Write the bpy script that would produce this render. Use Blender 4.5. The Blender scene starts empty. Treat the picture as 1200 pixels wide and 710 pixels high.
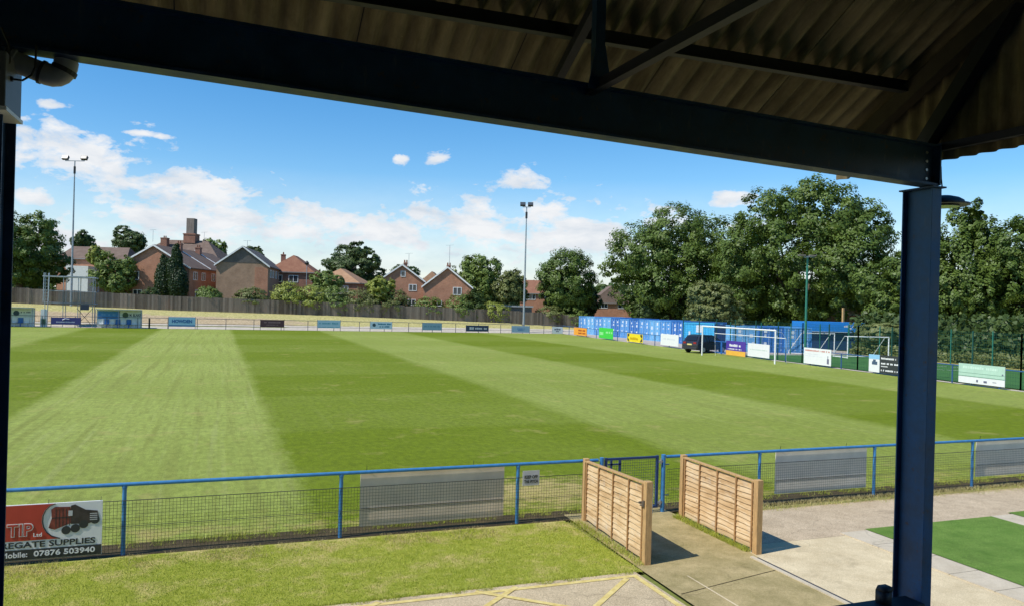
import bpy, math, random
import numpy as np
from mathutils import Vector, Matrix
rad = math.radians
scene = bpy.context.scene
COL = scene.collection

# ------------------------------------------------------------------ camera
F = 910.0; ROLL = math.atan(.027); YAW = rad(20.8); EYE = 4.0
cam_d = bpy.data.cameras.new("camera"); cam = bpy.data.objects.new("camera", cam_d); COL.objects.link(cam)
cam_d.sensor_fit = 'HORIZONTAL'; cam_d.sensor_width = 36; cam_d.lens = 36*F/1200
cam_d.shift_y = 1.3/1200; cam_d.clip_start = .05; cam_d.clip_end = 6000
fw = Vector((math.sin(YAW), math.cos(YAW), 0)); r0 = Vector((math.cos(YAW), -math.sin(YAW), 0)); u0 = Vector((0, 0, 1))
cr = r0*math.cos(ROLL) + u0*math.sin(ROLL); cu = u0*math.cos(ROLL) - r0*math.sin(ROLL)
mw = Matrix((cr, cu, -fw)).transposed().to_4x4(); mw.translation = (0, 0, EYE)
cam.matrix_world = mw
scene.camera = cam

def ray(px, py):
    dx = px-600; dy = py-356.3
    a = (dx*math.cos(ROLL)+dy*math.sin(ROLL))/F; b = (-dx*math.sin(ROLL)+dy*math.cos(ROLL))/F
    return Vector((a*math.cos(YAW)+math.sin(YAW), -a*math.sin(YAW)+math.cos(YAW), -b))
def G(px, py, z=0.0):
    r = ray(px, py); t = (z-EYE)/r.z
    return Vector((r.x*t, r.y*t, z))
def PD(px, py, d):
    r = ray(px, py); return Vector((r.x*d, r.y*d, EYE+r.z*d))
def AX(px, py, X):
    r = ray(px, py); t = X/r.x; return Vector((X, r.y*t, EYE+r.z*t))
def AY(px, py, Y):
    r = ray(px, py); t = Y/r.y; return Vector((r.x*t, Y, EYE+r.z*t))

# ------------------------------------------------------------------ exposure, sky, sun
SUN_DIR = Vector((-1.0, -.16, math.tan(rad(52))*1.0)).normalized()    # towards the sun
SUN_EL = math.asin(SUN_DIR.z); SUN_AZ = math.atan2(SUN_DIR.x, SUN_DIR.y)
vs = scene.view_settings
vs.view_transform = 'Standard'; vs.look = 'None'; vs.gamma = 1; vs.use_curve_mapping = False; vs.exposure = 0.16
scene.render.engine = 'CYCLES'
scene.cycles.use_denoising = True
scene.cycles.max_bounces = 8; scene.cycles.diffuse_bounces = 5; scene.cycles.transparent_max_bounces = 8

sun_d = bpy.data.lights.new("sun", 'SUN'); sun = bpy.data.objects.new("sun", sun_d); COL.objects.link(sun)
sun_d.energy = 4.4; sun_d.angle = rad(.53); sun_d.color = (1, .955, .87)
sun.rotation_euler = SUN_DIR.to_track_quat('Z', 'Y').to_euler(); sun.location = (-40, -5, 60)

world = bpy.data.worlds.new("World"); scene.world = world; world.use_nodes = True
wt = world.node_tree; wt.nodes.clear()
class N:
    def __init__(s, t): s.t = t
    def new(s, ty, **k):
        n = s.t.nodes.new(ty)
        for a, b in k.items(): setattr(n, a, b)
        return n
    def link(s, a, b): s.t.links.new(a, b)
    def math(s, op, a, b=None, c=None, clamp=False):
        n = s.new('ShaderNodeMath', operation=op); n.use_clamp = clamp
        for i, v in enumerate((a, b, c)):
            if v is None: continue
            if isinstance(v, (int, float)): n.inputs[i].default_value = v
            else: s.link(v, n.inputs[i])
        return n.outputs[0]
    def ramp(s, v, stops):
        n = s.new('ShaderNodeValToRGB'); cr_ = n.color_ramp
        while len(cr_.elements) < len(stops): cr_.elements.new(.5)
        for e, (p, c) in zip(cr_.elements, stops):
            e.position = p; e.color = (c[0], c[1], c[2], 1) if not isinstance(c, (int, float)) else (c, c, c, 1)
        s.link(v, n.inputs[0]); return n.outputs[0]
    def mix(s, f, a, b):
        n = s.new('ShaderNodeMix', data_type='RGBA')
        for i, v in ((0, f), (6, a), (7, b)):
            if isinstance(v, (int, float)): n.inputs[i].default_value = v
            elif isinstance(v, tuple): n.inputs[i].default_value = (v[0], v[1], v[2], 1)
            else: s.link(v, n.inputs[i])
        return n.outputs[2]
    def noise(s, vec, scale, detail=4, rough=.55, dist=0):
        n = s.new('ShaderNodeTexNoise'); n.inputs['Scale'].default_value = scale; n.inputs['Detail'].default_value = detail
        n.inputs['Roughness'].default_value = rough; n.inputs['Distortion'].default_value = dist
        if vec is not None: s.link(vec, n.inputs['Vector'])
        return n.outputs['Fac']
    def mapping(s, vec, loc=(0, 0, 0), scale=(1, 1, 1)):
        n = s.new('ShaderNodeMapping'); n.inputs['Location'].default_value = loc; n.inputs['Scale'].default_value = scale
        s.link(vec, n.inputs['Vector']); return n.outputs[0]

w = N(wt)
sky = w.new('ShaderNodeTexSky', sky_type='NISHITA'); sky.sun_disc = False
sky.sun_elevation = SUN_EL; sky.sun_rotation = SUN_AZ; sky.air_density = 1.0; sky.dust_density = .35; sky.ozone_density = 2.5; sky.altitude = 50
tc = w.new('ShaderNodeTexCoord')
sep = w.new('ShaderNodeSeparateXYZ'); w.link(tc.outputs['Generated'], sep.inputs[0])
azn = w.math('ARCTAN2', sep.outputs[0], sep.outputs[1]); eln = w.math('ARCSINE', sep.outputs[2])
comb = w.new('ShaderNodeCombineXYZ'); w.link(azn, comb.inputs[0]); w.link(eln, comb.inputs[1]); ae = comb.outputs[0]
def azel(px, py):
    r = ray(px, py).normalized(); return math.atan2(r.x, r.y), math.asin(r.z)
# cumulus: centre and half-size of each bank (degrees of arc come from where they stand in the sky)
blobs = [(85, 180, 112, 42), (235, 225, 98, 29), (40, 232, 40, 14), (250, 262, 170, 32), (430, 268, 120, 32), (560, 268, 140, 38),
         (690, 280, 110, 46), (605, 214, 42, 15), (515, 188, 17, 11), (853, 231, 28, 11), (60, 285, 110, 22), (470, 186, 14, 7), (640, 245, 60, 22),
         (165, 157, 38, 5), (55, 122, 18, 6), (880, 268, 70, 14), (-250, 200, 160, 60), (-500, 250, 200, 60), (1600, 230, 160, 40), (1450, 150, 90, 30)]
best = None
for (x, y, sx, sy) in blobs:
    a, e = azel(x, y); ax, _ = azel(x+sx, y); _, ey = azel(x, y-sy)
    sa = abs(ax-a); se = abs(ey-e)
    m = w.mapping(ae, (-a/sa, -e/se, 0), (1/sa, 1/se, 1))
    ln = w.new('ShaderNodeVectorMath', operation='LENGTH'); w.link(m, ln.inputs[0])
    best = ln.outputs['Value'] if best is None else w.math('MINIMUM', best, ln.outputs['Value'])
nc = w.mapping(ae, (0, 0, 0), (1, 1.9, 1))
n1 = w.noise(nc, 15, 8, .6, .25); n2 = w.noise(w.mapping(ae, (4.3, 2, 0), (1, 2.6, 1)), 9, 5, .55)
n3 = w.noise(nc, 48, 5, .6, .3)
dens = w.math('ADD', w.math('SUBTRACT', 1.0, best), w.math('ADD', w.math('MULTIPLY', w.math('SUBTRACT', n1, .5), 4.0), w.math('MULTIPLY', w.math('SUBTRACT', n3, .5), 1.3)))
# thin veil low down
veil = w.math('MULTIPLY', w.ramp(eln, [(0.0, 1.0), (.05, .85), (.09, .42), (.16, .0)]), w.ramp(n2, [(.35, .7), (.62, 1)]))
cov = w.ramp(dens, [(.08, 0), (.34, .62), (.7, .97)])
cov = w.math('MAXIMUM', cov, w.math('MULTIPLY', veil, .8))
shade = w.ramp(w.noise(w.mapping(ae, (1.7, .018, 0), (1, 2.4, 1)), 15, 6, .6, .2), [(.3, (.70, .77, .86)), (.62, (.97, .98, 1.0))])
hs = w.new('ShaderNodeHueSaturation'); hs.inputs['Saturation'].default_value = 1.40; hs.inputs['Value'].default_value = 1.05
w.link(sky.outputs[0], hs.inputs['Color'])
bg1 = w.new('ShaderNodeBackground'); bg1.inputs[1].default_value = .14; w.link(hs.outputs[0], bg1.inputs[0])
bg2 = w.new('ShaderNodeBackground'); bg2.inputs[1].default_value = .84; w.link(shade, bg2.inputs[0])
ms = w.new('ShaderNodeMixShader'); w.link(cov, ms.inputs[0]); w.link(bg1.outputs[0], ms.inputs[1]); w.link(bg2.outputs[0], ms.inputs[2])
wo = w.new('ShaderNodeOutputWorld'); w.link(ms.outputs[0], wo.inputs[0])

# ------------------------------------------------------------------ materials
MATS = {}
def M(name, c, rough=.65, var=.15, ns=6.0, metal=0.0, bump=0.0, bs=60.0, stretch=(1, 1, 1), c2=None, spec=.4, det=5):
    if name in MATS: return MATS[name]
    m = bpy.data.materials.new(name); m.use_nodes = True; t = m.node_tree; t.nodes.clear(); n = N(t)
    out = n.new('ShaderNodeOutputMaterial'); b = n.new('ShaderNodeBsdfPrincipled'); n.link(b.outputs[0], out.inputs[0])
    co = n.new('ShaderNodeTexCoord').outputs['Object']
    if stretch != (1, 1, 1): co = n.mapping(co, (0, 0, 0), stretch)
    f = n.noise(co, ns, det, .6)
    lo = tuple(max(0, x*(1-var)) for x in c); hi = tuple(min(1, x*(1+var)) for x in c)
    if c2 is not None: hi = c2
    n.link(n.ramp(f, [(.3, lo), (.7, hi)]), b.inputs['Base Color'])
    b.inputs['Roughness'].default_value = rough; b.inputs['Metallic'].default_value = metal; b.inputs['Specular IOR Level'].default_value = spec
    if bump:
        bp = n.new('ShaderNodeBump'); bp.inputs['Strength'].default_value = bump; bp.inputs['Distance'].default_value = .02
        n.link(n.noise(co, bs, 4, .6), bp.inputs['Height']); n.link(bp.outputs[0], b.inputs['Normal'])
    MATS[name] = m; return m

def custom(name, fn, rough=.9, spec=.15):
    m = bpy.data.materials.new(name); m.use_nodes = True; t = m.node_tree; t.nodes.clear(); n = N(t)
    out = n.new('ShaderNodeOutputMaterial'); b = n.new('ShaderNodeBsdfPrincipled'); n.link(b.outputs[0], out.inputs[0])
    b.inputs['Roughness'].default_value = rough; b.inputs['Specular IOR Level'].default_value = spec
    co = n.new('ShaderNodeTexCoord').outputs['Object']
    fn(n, b, co); MATS[name] = m; return m
def bump(n, b, h, s, d=.02):
    bp = n.new('ShaderNodeBump'); bp.inputs['Strength'].default_value = s; bp.inputs['Distance'].default_value = d
    n.link(h, bp.inputs['Height']); n.link(bp.outputs[0], b.inputs['Normal'])

def pitch_fn(n, b, co):
    s = n.new('ShaderNodeSeparateXYZ'); n.link(co, s.inputs[0])
    wob = n.math('MULTIPLY', n.math('SUBTRACT', n.noise(co, .9, 3), .5), .7)
    wob2 = n.math('MULTIPLY', n.math('SUBTRACT', n.noise(co, 9, 3), .5), .8)
    x = n.math('ADD', n.math('ADD', s.outputs[0], wob), wob2)
    def band(x, a, e, soft=.22):
        u = n.math('MULTIPLY_ADD', n.math('SUBTRACT', x, a), 1/soft, .5, True)
        v = n.math('MULTIPLY_ADD', n.math('SUBTRACT', e, x), 1/soft, .5, True)
        return n.math('MULTIPLY', u, v)
    light = band(x, -6.0, 1.65, .5)
    for a, e in ((12.2, 22.6), (33.6, 60), (-24, -13.6)): light = n.math('MAXIMUM', light, n.math('MULTIPLY', band(x, a, e, .9), .72 if a > 0 else .8))
    # the mower's cross passes: faint bands along the length
    y = n.math('ADD', s.outputs[1], wob)
    cross = band(y, 24, 33, .8)
    for a, e in ((42, 51), (60, 69.5), (79, 89)): cross = n.math('MAXIMUM', cross, band(y, a, e, .8))
    light = n.math('ADD', n.math('MULTIPLY', light, .82), n.math('MULTIPLY', cross, .15))
    # mower wheel streaks in the wide pale stripe
    st = n.noise(n.mapping(co, (0, 0, 0), (1, .035, 1)), 2.6, 4, .65)
    st2 = n.noise(n.mapping(co, (3, 0, 0), (1, .09, 1)), 7, 3, .6)
    streak = n.math('MULTIPLY', n.math('MAXIMUM', n.ramp(st, [(.50, 0), (.62, 1)]), n.math('MULTIPLY', n.ramp(st2, [(.52, 0), (.64, 1)]), .7)), .8)
    patch = n.noise(co, .16, 4, .6)
    light = n.math('ADD', light, n.math('MULTIPLY', n.math('SUBTRACT', patch, .5), .5), None, True)
    base = n.mix(light, (.152, .205, .007), (.315, .368, .082))
    base = n.mix(n.math('MULTIPLY', streak, light), base, (.235, .262, .055))
    pale = n.ramp(n.noise(n.mapping(co, (7, 0, 0), (1, .02, 1)), 3.4, 3, .6), [(.56, 0), (.68, .5)])
    base = n.mix(n.math('MULTIPLY', pale, light), base, (.37, .40, .13))
    # tufts, grain and dry blotches
    g1 = n.noise(co, 38, 5, .75); g2 = n.noise(n.mapping(co, (0, 0, 0), (1, .55, 1)), 5.5, 5, .7)
    mul = n.math('MULTIPLY', n.ramp(g1, [(.28, .5), (.72, 1.42)]), n.ramp(g2, [(.3, .74), (.7, 1.22)]))
    g3 = n.noise(n.mapping(co, (0, 0, 0), (.10, 2.2, 1)), 1.5, 5, .7); mul = n.math('MULTIPLY', mul, n.ramp(g3, [(.3, .94), (.7, 1.06)]))
    vm = n.new('ShaderNodeVectorMath', operation='SCALE'); n.link(base, vm.inputs[0]); n.link(mul, vm.inputs['Scale'])
    base = vm.outputs[0]
    dry = n.math('MULTIPLY', n.ramp(n.noise(co, .55, 6, .68), [(.58, 0), (.74, .55)]), 1)
    # bare, trodden ground by the gate
    m = n.mapping(co, (-6.7/2.9, -15.2/1.7, 0), (1/2.9, 1/1.7, 1)); ln = n.new('ShaderNodeVectorMath', operation='LENGTH'); n.link(m, ln.inputs[0])
    worn = n.math('ADD', n.math('SUBTRACT', 1.05, ln.outputs['Value']), n.math('MULTIPLY', n.math('SUBTRACT', n.noise(co, 2.6, 5, .7), .5), 3.0))
    worn = n.ramp(worn, [(.1, 0), (.8, .9)])
    edge = n.math('MULTIPLY', band(y, 12.9, 14.6, .7), n.ramp(n.noise(co, 1.3, 5, .7), [(.46, 0), (.62, .7)]))
    base = n.mix(n.math('MAXIMUM', worn, n.math('MAXIMUM', dry, edge)), base, (.46, .36, .14))
    n.link(base, b.inputs['Base Color'])
    bump(n, b, n.math('ADD', g1, n.math('MULTIPLY', n.noise(co, 140, 2), .6)), .7, .03)
PITCH = custom('mown_grass', pitch_fn)
def verge_fn(n, b, co):
    g1 = n.noise(co, 55, 5, .75); g2 = n.noise(co, 1.6, 6, .7); g3 = n.noise(co, 7, 4, .6)
    base = n.mix(n.ramp(g3, [(.3, 0), (.7, 1)]), (.25, .30, .022), (.42, .43, .07))
    s = n.new('ShaderNodeSeparateXYZ'); n.link(co, s.inputs[0])
    near = n.math('MULTIPLY_ADD', n.math('SUBTRACT', s.outputs[1], 12.0), .5, 0.0, True)
    base = n.mix(n.ramp(n.math('ADD', g2, n.math('MULTIPLY', near, .14)), [(.5, 0), (.68, .9)]), base, (.60, .48, .19))
    vm = n.new('ShaderNodeVectorMath', operation='SCALE'); n.link(base, vm.inputs[0]); n.link(n.ramp(g1, [(.3, .6), (.7, 1.3)]), vm.inputs['Scale'])
    n.link(vm.outputs[0], b.inputs['Base Color']); bump(n, b, g1, .8, .03)
VERGE = custom('verge_turf', verge_fn)
def rough_fn(n, b, co):
    g1 = n.noise(co, .35, 6, .7); g2 = n.noise(co, 3.5, 5, .7)
    base = n.mix(n.ramp(g1, [(.4, 0), (.62, 1)]), (.16, .19, .05), (.30, .27, .09))
    vm = n.new('ShaderNodeVectorMath', operation='SCALE'); n.link(base, vm.inputs[0]); n.link(n.ramp(g2, [(.3, .65), (.7, 1.25)]), vm.inputs['Scale'])
    n.link(vm.outputs[0], b.inputs['Base Color'])
ROUGH = custom('rough_ground', rough_fn)
def bank_fn(n, b, co):
    s = n.new('ShaderNodeSeparateXYZ'); n.link(co, s.inputs[0])
    g1 = n.noise(n.mapping(co, (0, 0, 0), (1, 2, 1)), .8, 6, .7); g2 = n.noise(co, 4, 5, .75)
    grass = n.mix(n.ramp(g2, [(.32, 0), (.68, 1)]), (.29, .27, .08), (.62, .54, .25))
    soil = n.mix(n.ramp(g2, [(.35, 0), (.65, 1)]), (.34, .25, .14), (.58, .46, .29))
    t = n.math('MULTIPLY_ADD', n.math('SUBTRACT', 108.4, s.outputs[1]), .36, .05, True)
    xs = n.math('MULTIPLY_ADD', n.math('SUBTRACT', 14.0, s.outputs[0]), .05, .25, True)
    f = n.ramp(n.math('MULTIPLY', n.math('MULTIPLY', t, xs), n.math('MULTIPLY_ADD', g1, 2.0, .1)), [(.30, 0), (.55, 1)])
    n.link(n.mix(f, grass, soil), b.inputs['Base Color']); bump(n, b, g2, .8, .15)
BANK = custom('dry_bank', bank_fn)
def concrete_fn(c1, c2, speck, cr_=.28):
    def fn(n, b, co):
        g1 = n.noise(co, 2.2, 6, .7); g2 = n.noise(co, 70, 3, .6); g3 = n.noise(co, .7, 5, .7)
        base = n.mix(n.ramp(g1, [(.3, 0), (.7, 1)]), c1, c2)
        vm = n.new('ShaderNodeVectorMath', operation='SCALE'); n.link(base, vm.inputs[0])
        n.link(n.math('MULTIPLY', n.ramp(g2, [(.32, 1-speck), (.68, 1+speck)]), n.ramp(g3, [(.3, .9), (.7, 1.08)])), vm.inputs['Scale'])
        dn = n.new('ShaderNodeTexNoise'); dn.inputs['Scale'].default_value = 1.6; dn.inputs['Detail'].default_value = 4; n.link(co, dn.inputs['Vector'])
        mx_ = n.new('ShaderNodeVectorMath', operation='MULTIPLY_ADD'); n.link(dn.outputs['Color'], mx_.inputs[0]); mx_.inputs[1].default_value = (.9, .9, 0); n.link(co, mx_.inputs[2])
        vo = n.new('ShaderNodeTexVoronoi', feature='DISTANCE_TO_EDGE'); vo.inputs['Scale'].default_value = .42; n.link(mx_.outputs[0], vo.inputs['Vector'])
        crack = n.math('MULTIPLY', n.ramp(vo.outputs['Distance'], [(.002, 1), (.007, 0)]), n.ramp(n.noise(co, .5, 3), [(.52, 0), (.60, cr_)]))
        stain = n.math('MULTIPLY', n.ramp(n.noise(co, 1.15, 7, .72, .6), [(.57, 0), (.66, 1)]), .32)
        col = n.mix(stain, vm.outputs[0], tuple(x*.5 for x in c1)); col = n.mix(crack, col, tuple(x*.22 for x in c1))
        n.link(col, b.inputs['Base Color']); bump(n, b, g2, .5, .01)
    return fn
TARMAC = custom('pale_worn_tarmac', concrete_fn((.41, .325, .20), (.55, .445, .285), .42))
BEIGE = custom('beige_concrete', concrete_fn((.50, .405, .245), (.67, .56, .36), .2))
PINK = custom('pinkish_gravel_walk', concrete_fn((.39, .305, .20), (.53, .425, .29), .38))
OLIVE = custom('mossy_concrete', concrete_fn((.24, .20, .082), (.45, .355, .18), .2))
PAVER = custom('pale_paver', concrete_fn((.46, .395, .285), (.56, .49, .37), .1))
FARPATH = custom('pale_far_path', concrete_fn((.42, .37, .30), (.56, .50, .40), .15))
YARD = custom('yard_gravel', concrete_fn((.36, .31, .27), (.48, .42, .37), .2))
ASTRO = custom('artificial_turf', concrete_fn((.085, .165, .024), (.145, .235, .045), .45, 0))
TURF3G = custom('sports_turf', concrete_fn((.045, .13, .035), (.06, .16, .045), .2, 0))
SOIL = custom('dark_soil', concrete_fn((.045, .035, .018), (.10, .075, .035), .5))
SLABWALL = custom('stand_concrete', concrete_fn((.25, .24, .22), (.32, .31, .28), .1))

def brick_fn(c1, c2, mort):
    def fn(n, b, co):
        s = n.new('ShaderNodeSeparateXYZ'); n.link(co, s.inputs[0]); cb = n.new('ShaderNodeCombineXYZ')
        n.link(n.math('ADD', s.outputs[0], s.outputs[1]), cb.inputs[0]); n.link(s.outputs[2], cb.inputs[1])
        br = n.new('ShaderNodeTexBrick'); n.link(cb.outputs[0], br.inputs['Vector']); br.inputs['Scale'].default_value = 1
        br.inputs['Brick Width'].default_value = .225; br.inputs['Row Height'].default_value = .075; br.inputs['Mortar Size'].default_value = .008
        br.inputs['Color1'].default_value = (*c1, 1); br.inputs['Color2'].default_value = (*c2, 1); br.inputs['Mortar'].default_value = (*mort, 1)
        vm = n.new('ShaderNodeVectorMath', operation='SCALE'); n.link(br.outputs['Color'], vm.inputs[0]); n.link(n.ramp(n.noise(co, .7, 6, .7), [(.3, .75), (.7, 1.2)]), vm.inputs['Scale'])
        n.link(vm.outputs[0], b.inputs['Base Color'])
    return fn
BRICK = custom('red_brick', brick_fn((.40, .165, .095), (.47, .21, .125), (.33, .27, .2)))
BRICK2 = custom('tan_brick', brick_fn((.35, .21, .13), (.41, .255, .165), (.31, .26, .2)))
BRICK3 = custom('dark_brick', brick_fn((.27, .115, .075), (.33, .15, .10), (.24, .2, .16)))
def tile_fn(c1, c2):
    def fn(n, b, co):
        s = n.new('ShaderNodeSeparateXYZ'); n.link(co, s.inputs[0])
        row = n.math('FRACT', n.math('MULTIPLY', s.outputs[2], 5.5))
        g = n.noise(co, 1.1, 6, .7); g2 = n.noise(co, 9, 3, .7)
        base = n.mix(n.ramp(n.math('ADD', n.math('MULTIPLY', g, .7), n.math('MULTIPLY', g2, .3)), [(.35, 0), (.65, 1)]), c1, c2)
        n.link(base, b.inputs['Base Color']); bump(n, b, row, .6, .04)
    return fn
TILE_BROWN = custom('brown_roof_tile', tile_fn((.14, .100, .078), (.21, .155, .125)))
TILE_RED = custom('red_roof_tile', tile_fn((.22, .10, .065), (.31, .16, .10)))
TILE_ORANGE = custom('orange_roof_tile', tile_fn((.33, .19, .11), (.45, .28, .17)))
TILE_GREY = custom('grey_roof_tile', tile_fn((.12, .105, .095), (.18, .16, .145)))

def plank_fn(n, b, co):
    s = n.new('ShaderNodeSeparateXYZ'); n.link(co, s.inputs[0])
    wn = n.new('ShaderNodeTexWhiteNoise', noise_dimensions='1D'); n.link(n.math('FLOOR', n.math('MULTIPLY', s.outputs[0], 4.0)), wn.inputs['W'])
    wn2 = n.new('ShaderNodeTexWhiteNoise', noise_dimensions='1D'); n.link(n.math('FLOOR', n.math('MULTIPLY', s.outputs[0], .5)), wn2.inputs['W'])
    g = n.noise(n.mapping(co, (0, 0, 0), (4, 1, .6)), 2, 5, .7)
    k = n.math('ADD', n.math('MULTIPLY', wn.outputs[0], .4), n.math('ADD', n.math('MULTIPLY', g, .5), n.math('MULTIPLY', wn2.outputs[0], .3)))
    n.link(n.ramp(k, [(.25, (.095, .074, .056)), (.9, (.31, .255, .205))]), b.inputs['Base Color'])
PLANK = custom('weathered_grey_plank', plank_fn)
def pine_fn(n, b, co):
    g = n.noise(n.mapping(co, (0, 0, 0), (1, .7, 9)), 3.0, 6, .65, .8)
    g2 = n.noise(co, 1.7, 4, .6)
    s = n.new('ShaderNodeSeparateXYZ'); n.link(co, s.inputs[0]); wn = n.new('ShaderNodeTexWhiteNoise', noise_dimensions='2D'); cb = n.new('ShaderNodeCombineXYZ')
    n.link(n.math('FLOOR', n.math('MULTIPLY', s.outputs[2], 11.5)), cb.inputs[0]); n.link(n.math('FLOOR', n.math('MULTIPLY', s.outputs[0], 1.7)), cb.inputs[1]); n.link(cb.outputs[0], wn.inputs['Vector'])
    k = n.math('ADD', n.math('ADD', n.math('MULTIPLY', g, .62), n.math('MULTIPLY', g2, .3)), n.math('MULTIPLY', wn.outputs[0], .16))
    col = n.ramp(k, [(.34, (.36, .215, .095)), (.52, (.58, .39, .20)), (.74, (.74, .58, .37))])
    col = n.mix(n.ramp(n.noise(co, 3.1, 5, .7), [(.56, 0), (.72, .55)]), col, (.50, .45, .37))
    vo = n.new('ShaderNodeTexVoronoi'); vo.inputs['Scale'].default_value = 5.5; n.link(n.mapping(co, (0, 0, 0), (.8, .2, 1.6)), vo.inputs['Vector'])
    col = n.mix(n.ramp(vo.outputs['Distance'], [(.06, .75), (.13, 0)]), col, (.22, .11, .045))
    col = n.mix(n.ramp(s.outputs[2], [(.05, .5), (.2, 0)]), col, (.30, .23, .13))
    n.link(col, b.inputs['Base Color'])
    bump(n, b, g, .25, .005)
PINE = custom('larch_lap_board', pine_fn, .75)
PINE_DARK = M('treated_batten', (.36, .20, .08), .75, .25, 5, stretch=(6, 6, 1), bump=.2)
PINE_POST = M('pine_post', (.47, .29, .12), .75, .25, 6, stretch=(5, 5, .8), bump=.2)

def roof_fn(n, b, co):
    st = n.noise(n.mapping(co, (0, 0, 0), (1, .13, .13)), 7.5, 6, .65)
    g = n.noise(co, 2.2, 6, .7); sp = n.noise(co, 28, 3, .6)
    base = n.mix(n.ramp(st, [(.32, 0), (.68, 1)]), (.10, .082, .045), (.33, .28, .165))
    base = n.mix(n.ramp(g, [(.42, 0), (.7, .55)]), base, (.065, .058, .032))
    base = n.mix(n.ramp(sp, [(.70, 0), (.78, .5)]), base, (.38, .34, .20))
    n.link(base, b.inputs['Base Color'])
ROOFSHEET = custom('old_corrugated_sheet', roof_fn)
STEEL = M('navy_painted_steel', (.010, .037, .092), .5, .35, 5, bump=.08, bs=40)
STEEL_BLUE = M('blue_painted_steel', (.020, .105, .250), .45, .35, 7, bump=.08, bs=40)
def steel_fn(c):
    def fn(n, b, co):
        g = n.noise(co, 4.5, 6, .7); g2 = n.noise(n.mapping(co, (0, 0, 0), (1, 1, .25)), 26, 4, .65)
        col = n.mix(n.ramp(g, [(.3, 0), (.7, 1)]), tuple(x*.62 for x in c), tuple(min(1, x*1.35) for x in c))
        col = n.mix(n.math('MULTIPLY', n.ramp(n.noise(co, 11, 6, .75), [(.60, 0), (.68, 1)]), .8), col, (.075, .038, .022))
        col = n.mix(n.math('MULTIPLY', n.ramp(g2, [(.60, 0), (.75, 1)]), .35), col, (.13, .13, .12))
        n.link(col, b.inputs['Base Color']); n.link(n.ramp(g, [(.3, .38), (.7, .68)]), b.inputs['Roughness'])
        bump(n, b, n.math('ADD', g, n.math('MULTIPLY', g2, .3)), .35, .008)
    return fn
STEEL = custom('navy_painted_steel_worn', steel_fn((.010, .037, .092)), .5, .4); STEEL_BLUE = custom('blue_painted_steel_worn', steel_fn((.018, .082, .195)), .5, .4)
STEEL_DARK = M('dark_roof_steel', (.012, .014, .02), .6, .3, 6)
DARKWALL = M('dark_boarding', (.02, .022, .028), .8, .3, 3)
PIPE = M('grey_plastic_pipe', (.34, .335, .34), .5, .15, 10)
CABLE = M('black_cable', (.015, .015, .015), .5)
BOLT = M('galvanised_bolt', (.5, .5, .48), .35, .1, 20, .9)
RAIL = M('blue_rail_paint', (.05, .20, .42), .4, .18, 9, bump=.1, bs=30)
GATE_NAVY = M('navy_gate_paint', (.015, .045, .14), .45, .2, 9)
WIRE = M('weathered_wire', (.05, .055, .042), .5, .3, 4)
GALV = M('galvanised_steel', (.42, .44, .45), .4, .15, 5, .6)
GALV_D = M('dull_steel_pole', (.30, .33, .36), .45, .15, 3, .35)
GREENPOLE = M('green_painted_pole', (.03, .17, .12), .45, .15, 5)
GREENMESH = M('green_coated_mesh', (.012, .075, .045), .5, .2, 3)
LAMPBLK = M('lamp_housing', (.03, .03, .032), .5)
LAMPGLASS = M('lamp_glass', (.07, .08, .09), .12, .05, 3, spec=.6)
WHITE = M('white_paint', (.78, .78, .76), .45, .05, 4)
WHITE_F = M('white_window_frame', (.78, .78, .76), .4, .05, 4)
GLASS = M('window_glass', (.03, .04, .05), .06, .3, .8, spec=.8)
BACKBOARD = M('weathered_board_back', (.70, .58, .45), .8, .16, 1.6, bump=.05)
BACKBOARD2 = M('grey_board_back', (.68, .62, .52), .75, .1, 2.0)
SIGNGREY = M('grey_sign_plate', (.50, .50, .50), .5, .08, 6)
SIGNWHITE = M('white_sign_board', (.74, .74, .73), .45, .05, 3)
SIGNRED = M('red_sign_paint', (.47, .055, .035), .45, .1, 3)
SIGNBLK = M('dark_sign_paint', (.035, .04, .04), .5, .1, 3)
def C(name, c, **k): return M('paint_'+name, c, k.pop('rough', .5), k.pop('var', .08), 3, **k)
BARK = M('tree_bark', (.10, .075, .05), .9, .35, 4, bump=.5, bs=12)
YELLOW = M('faded_yellow_marking', (.62, .46, .12), .8, .2, 9, c2=(.70, .58, .24))
RUBBER = M('black_rubber', (.02, .02, .02), .8)

def leaf_mat(name, c1, c2):
    m = bpy.data.materials.new(name); m.use_nodes = True; t = m.node_tree; t.nodes.clear(); n = N(t)
    out = n.new('ShaderNodeOutputMaterial'); b = n.new('ShaderNodeBsdfPrincipled'); tr = n.new('ShaderNodeBsdfTranslucent'); mx = n.new('ShaderNodeMixShader')
    co = n.new('ShaderNodeTexCoord').outputs['Object']
    f = n.math('ADD', n.math('MULTIPLY', n.noise(co, .45, 4, .6), .6), n.math('MULTIPLY', n.noise(co, 6, 2, .6), .4))
    col = n.ramp(f, [(.35, c1), (.65, c2)])
    n.link(col, b.inputs['Base Color']); b.inputs['Roughness'].default_value = .5; b.inputs['Specular IOR Level'].default_value = .35
    n.link(n.mix(.5, col, (.16, .22, .02)), tr.inputs['Color'])
    mx.inputs[0].default_value = .22; n.link(b.outputs[0], mx.inputs[1]); n.link(tr.outputs[0], mx.inputs[2]); n.link(mx.outputs[0], out.inputs[0])
    MATS[name] = m; return m
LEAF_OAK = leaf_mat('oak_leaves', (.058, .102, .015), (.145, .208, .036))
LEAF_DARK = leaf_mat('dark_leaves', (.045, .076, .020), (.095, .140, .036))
LEAF_LIGHT = leaf_mat('light_leaves', (.110, .170, .030), (.210, .275, .065))
LEAF_YEL = leaf_mat('yellow_green_leaves', (.20, .25, .035), (.36, .39, .08))
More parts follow.
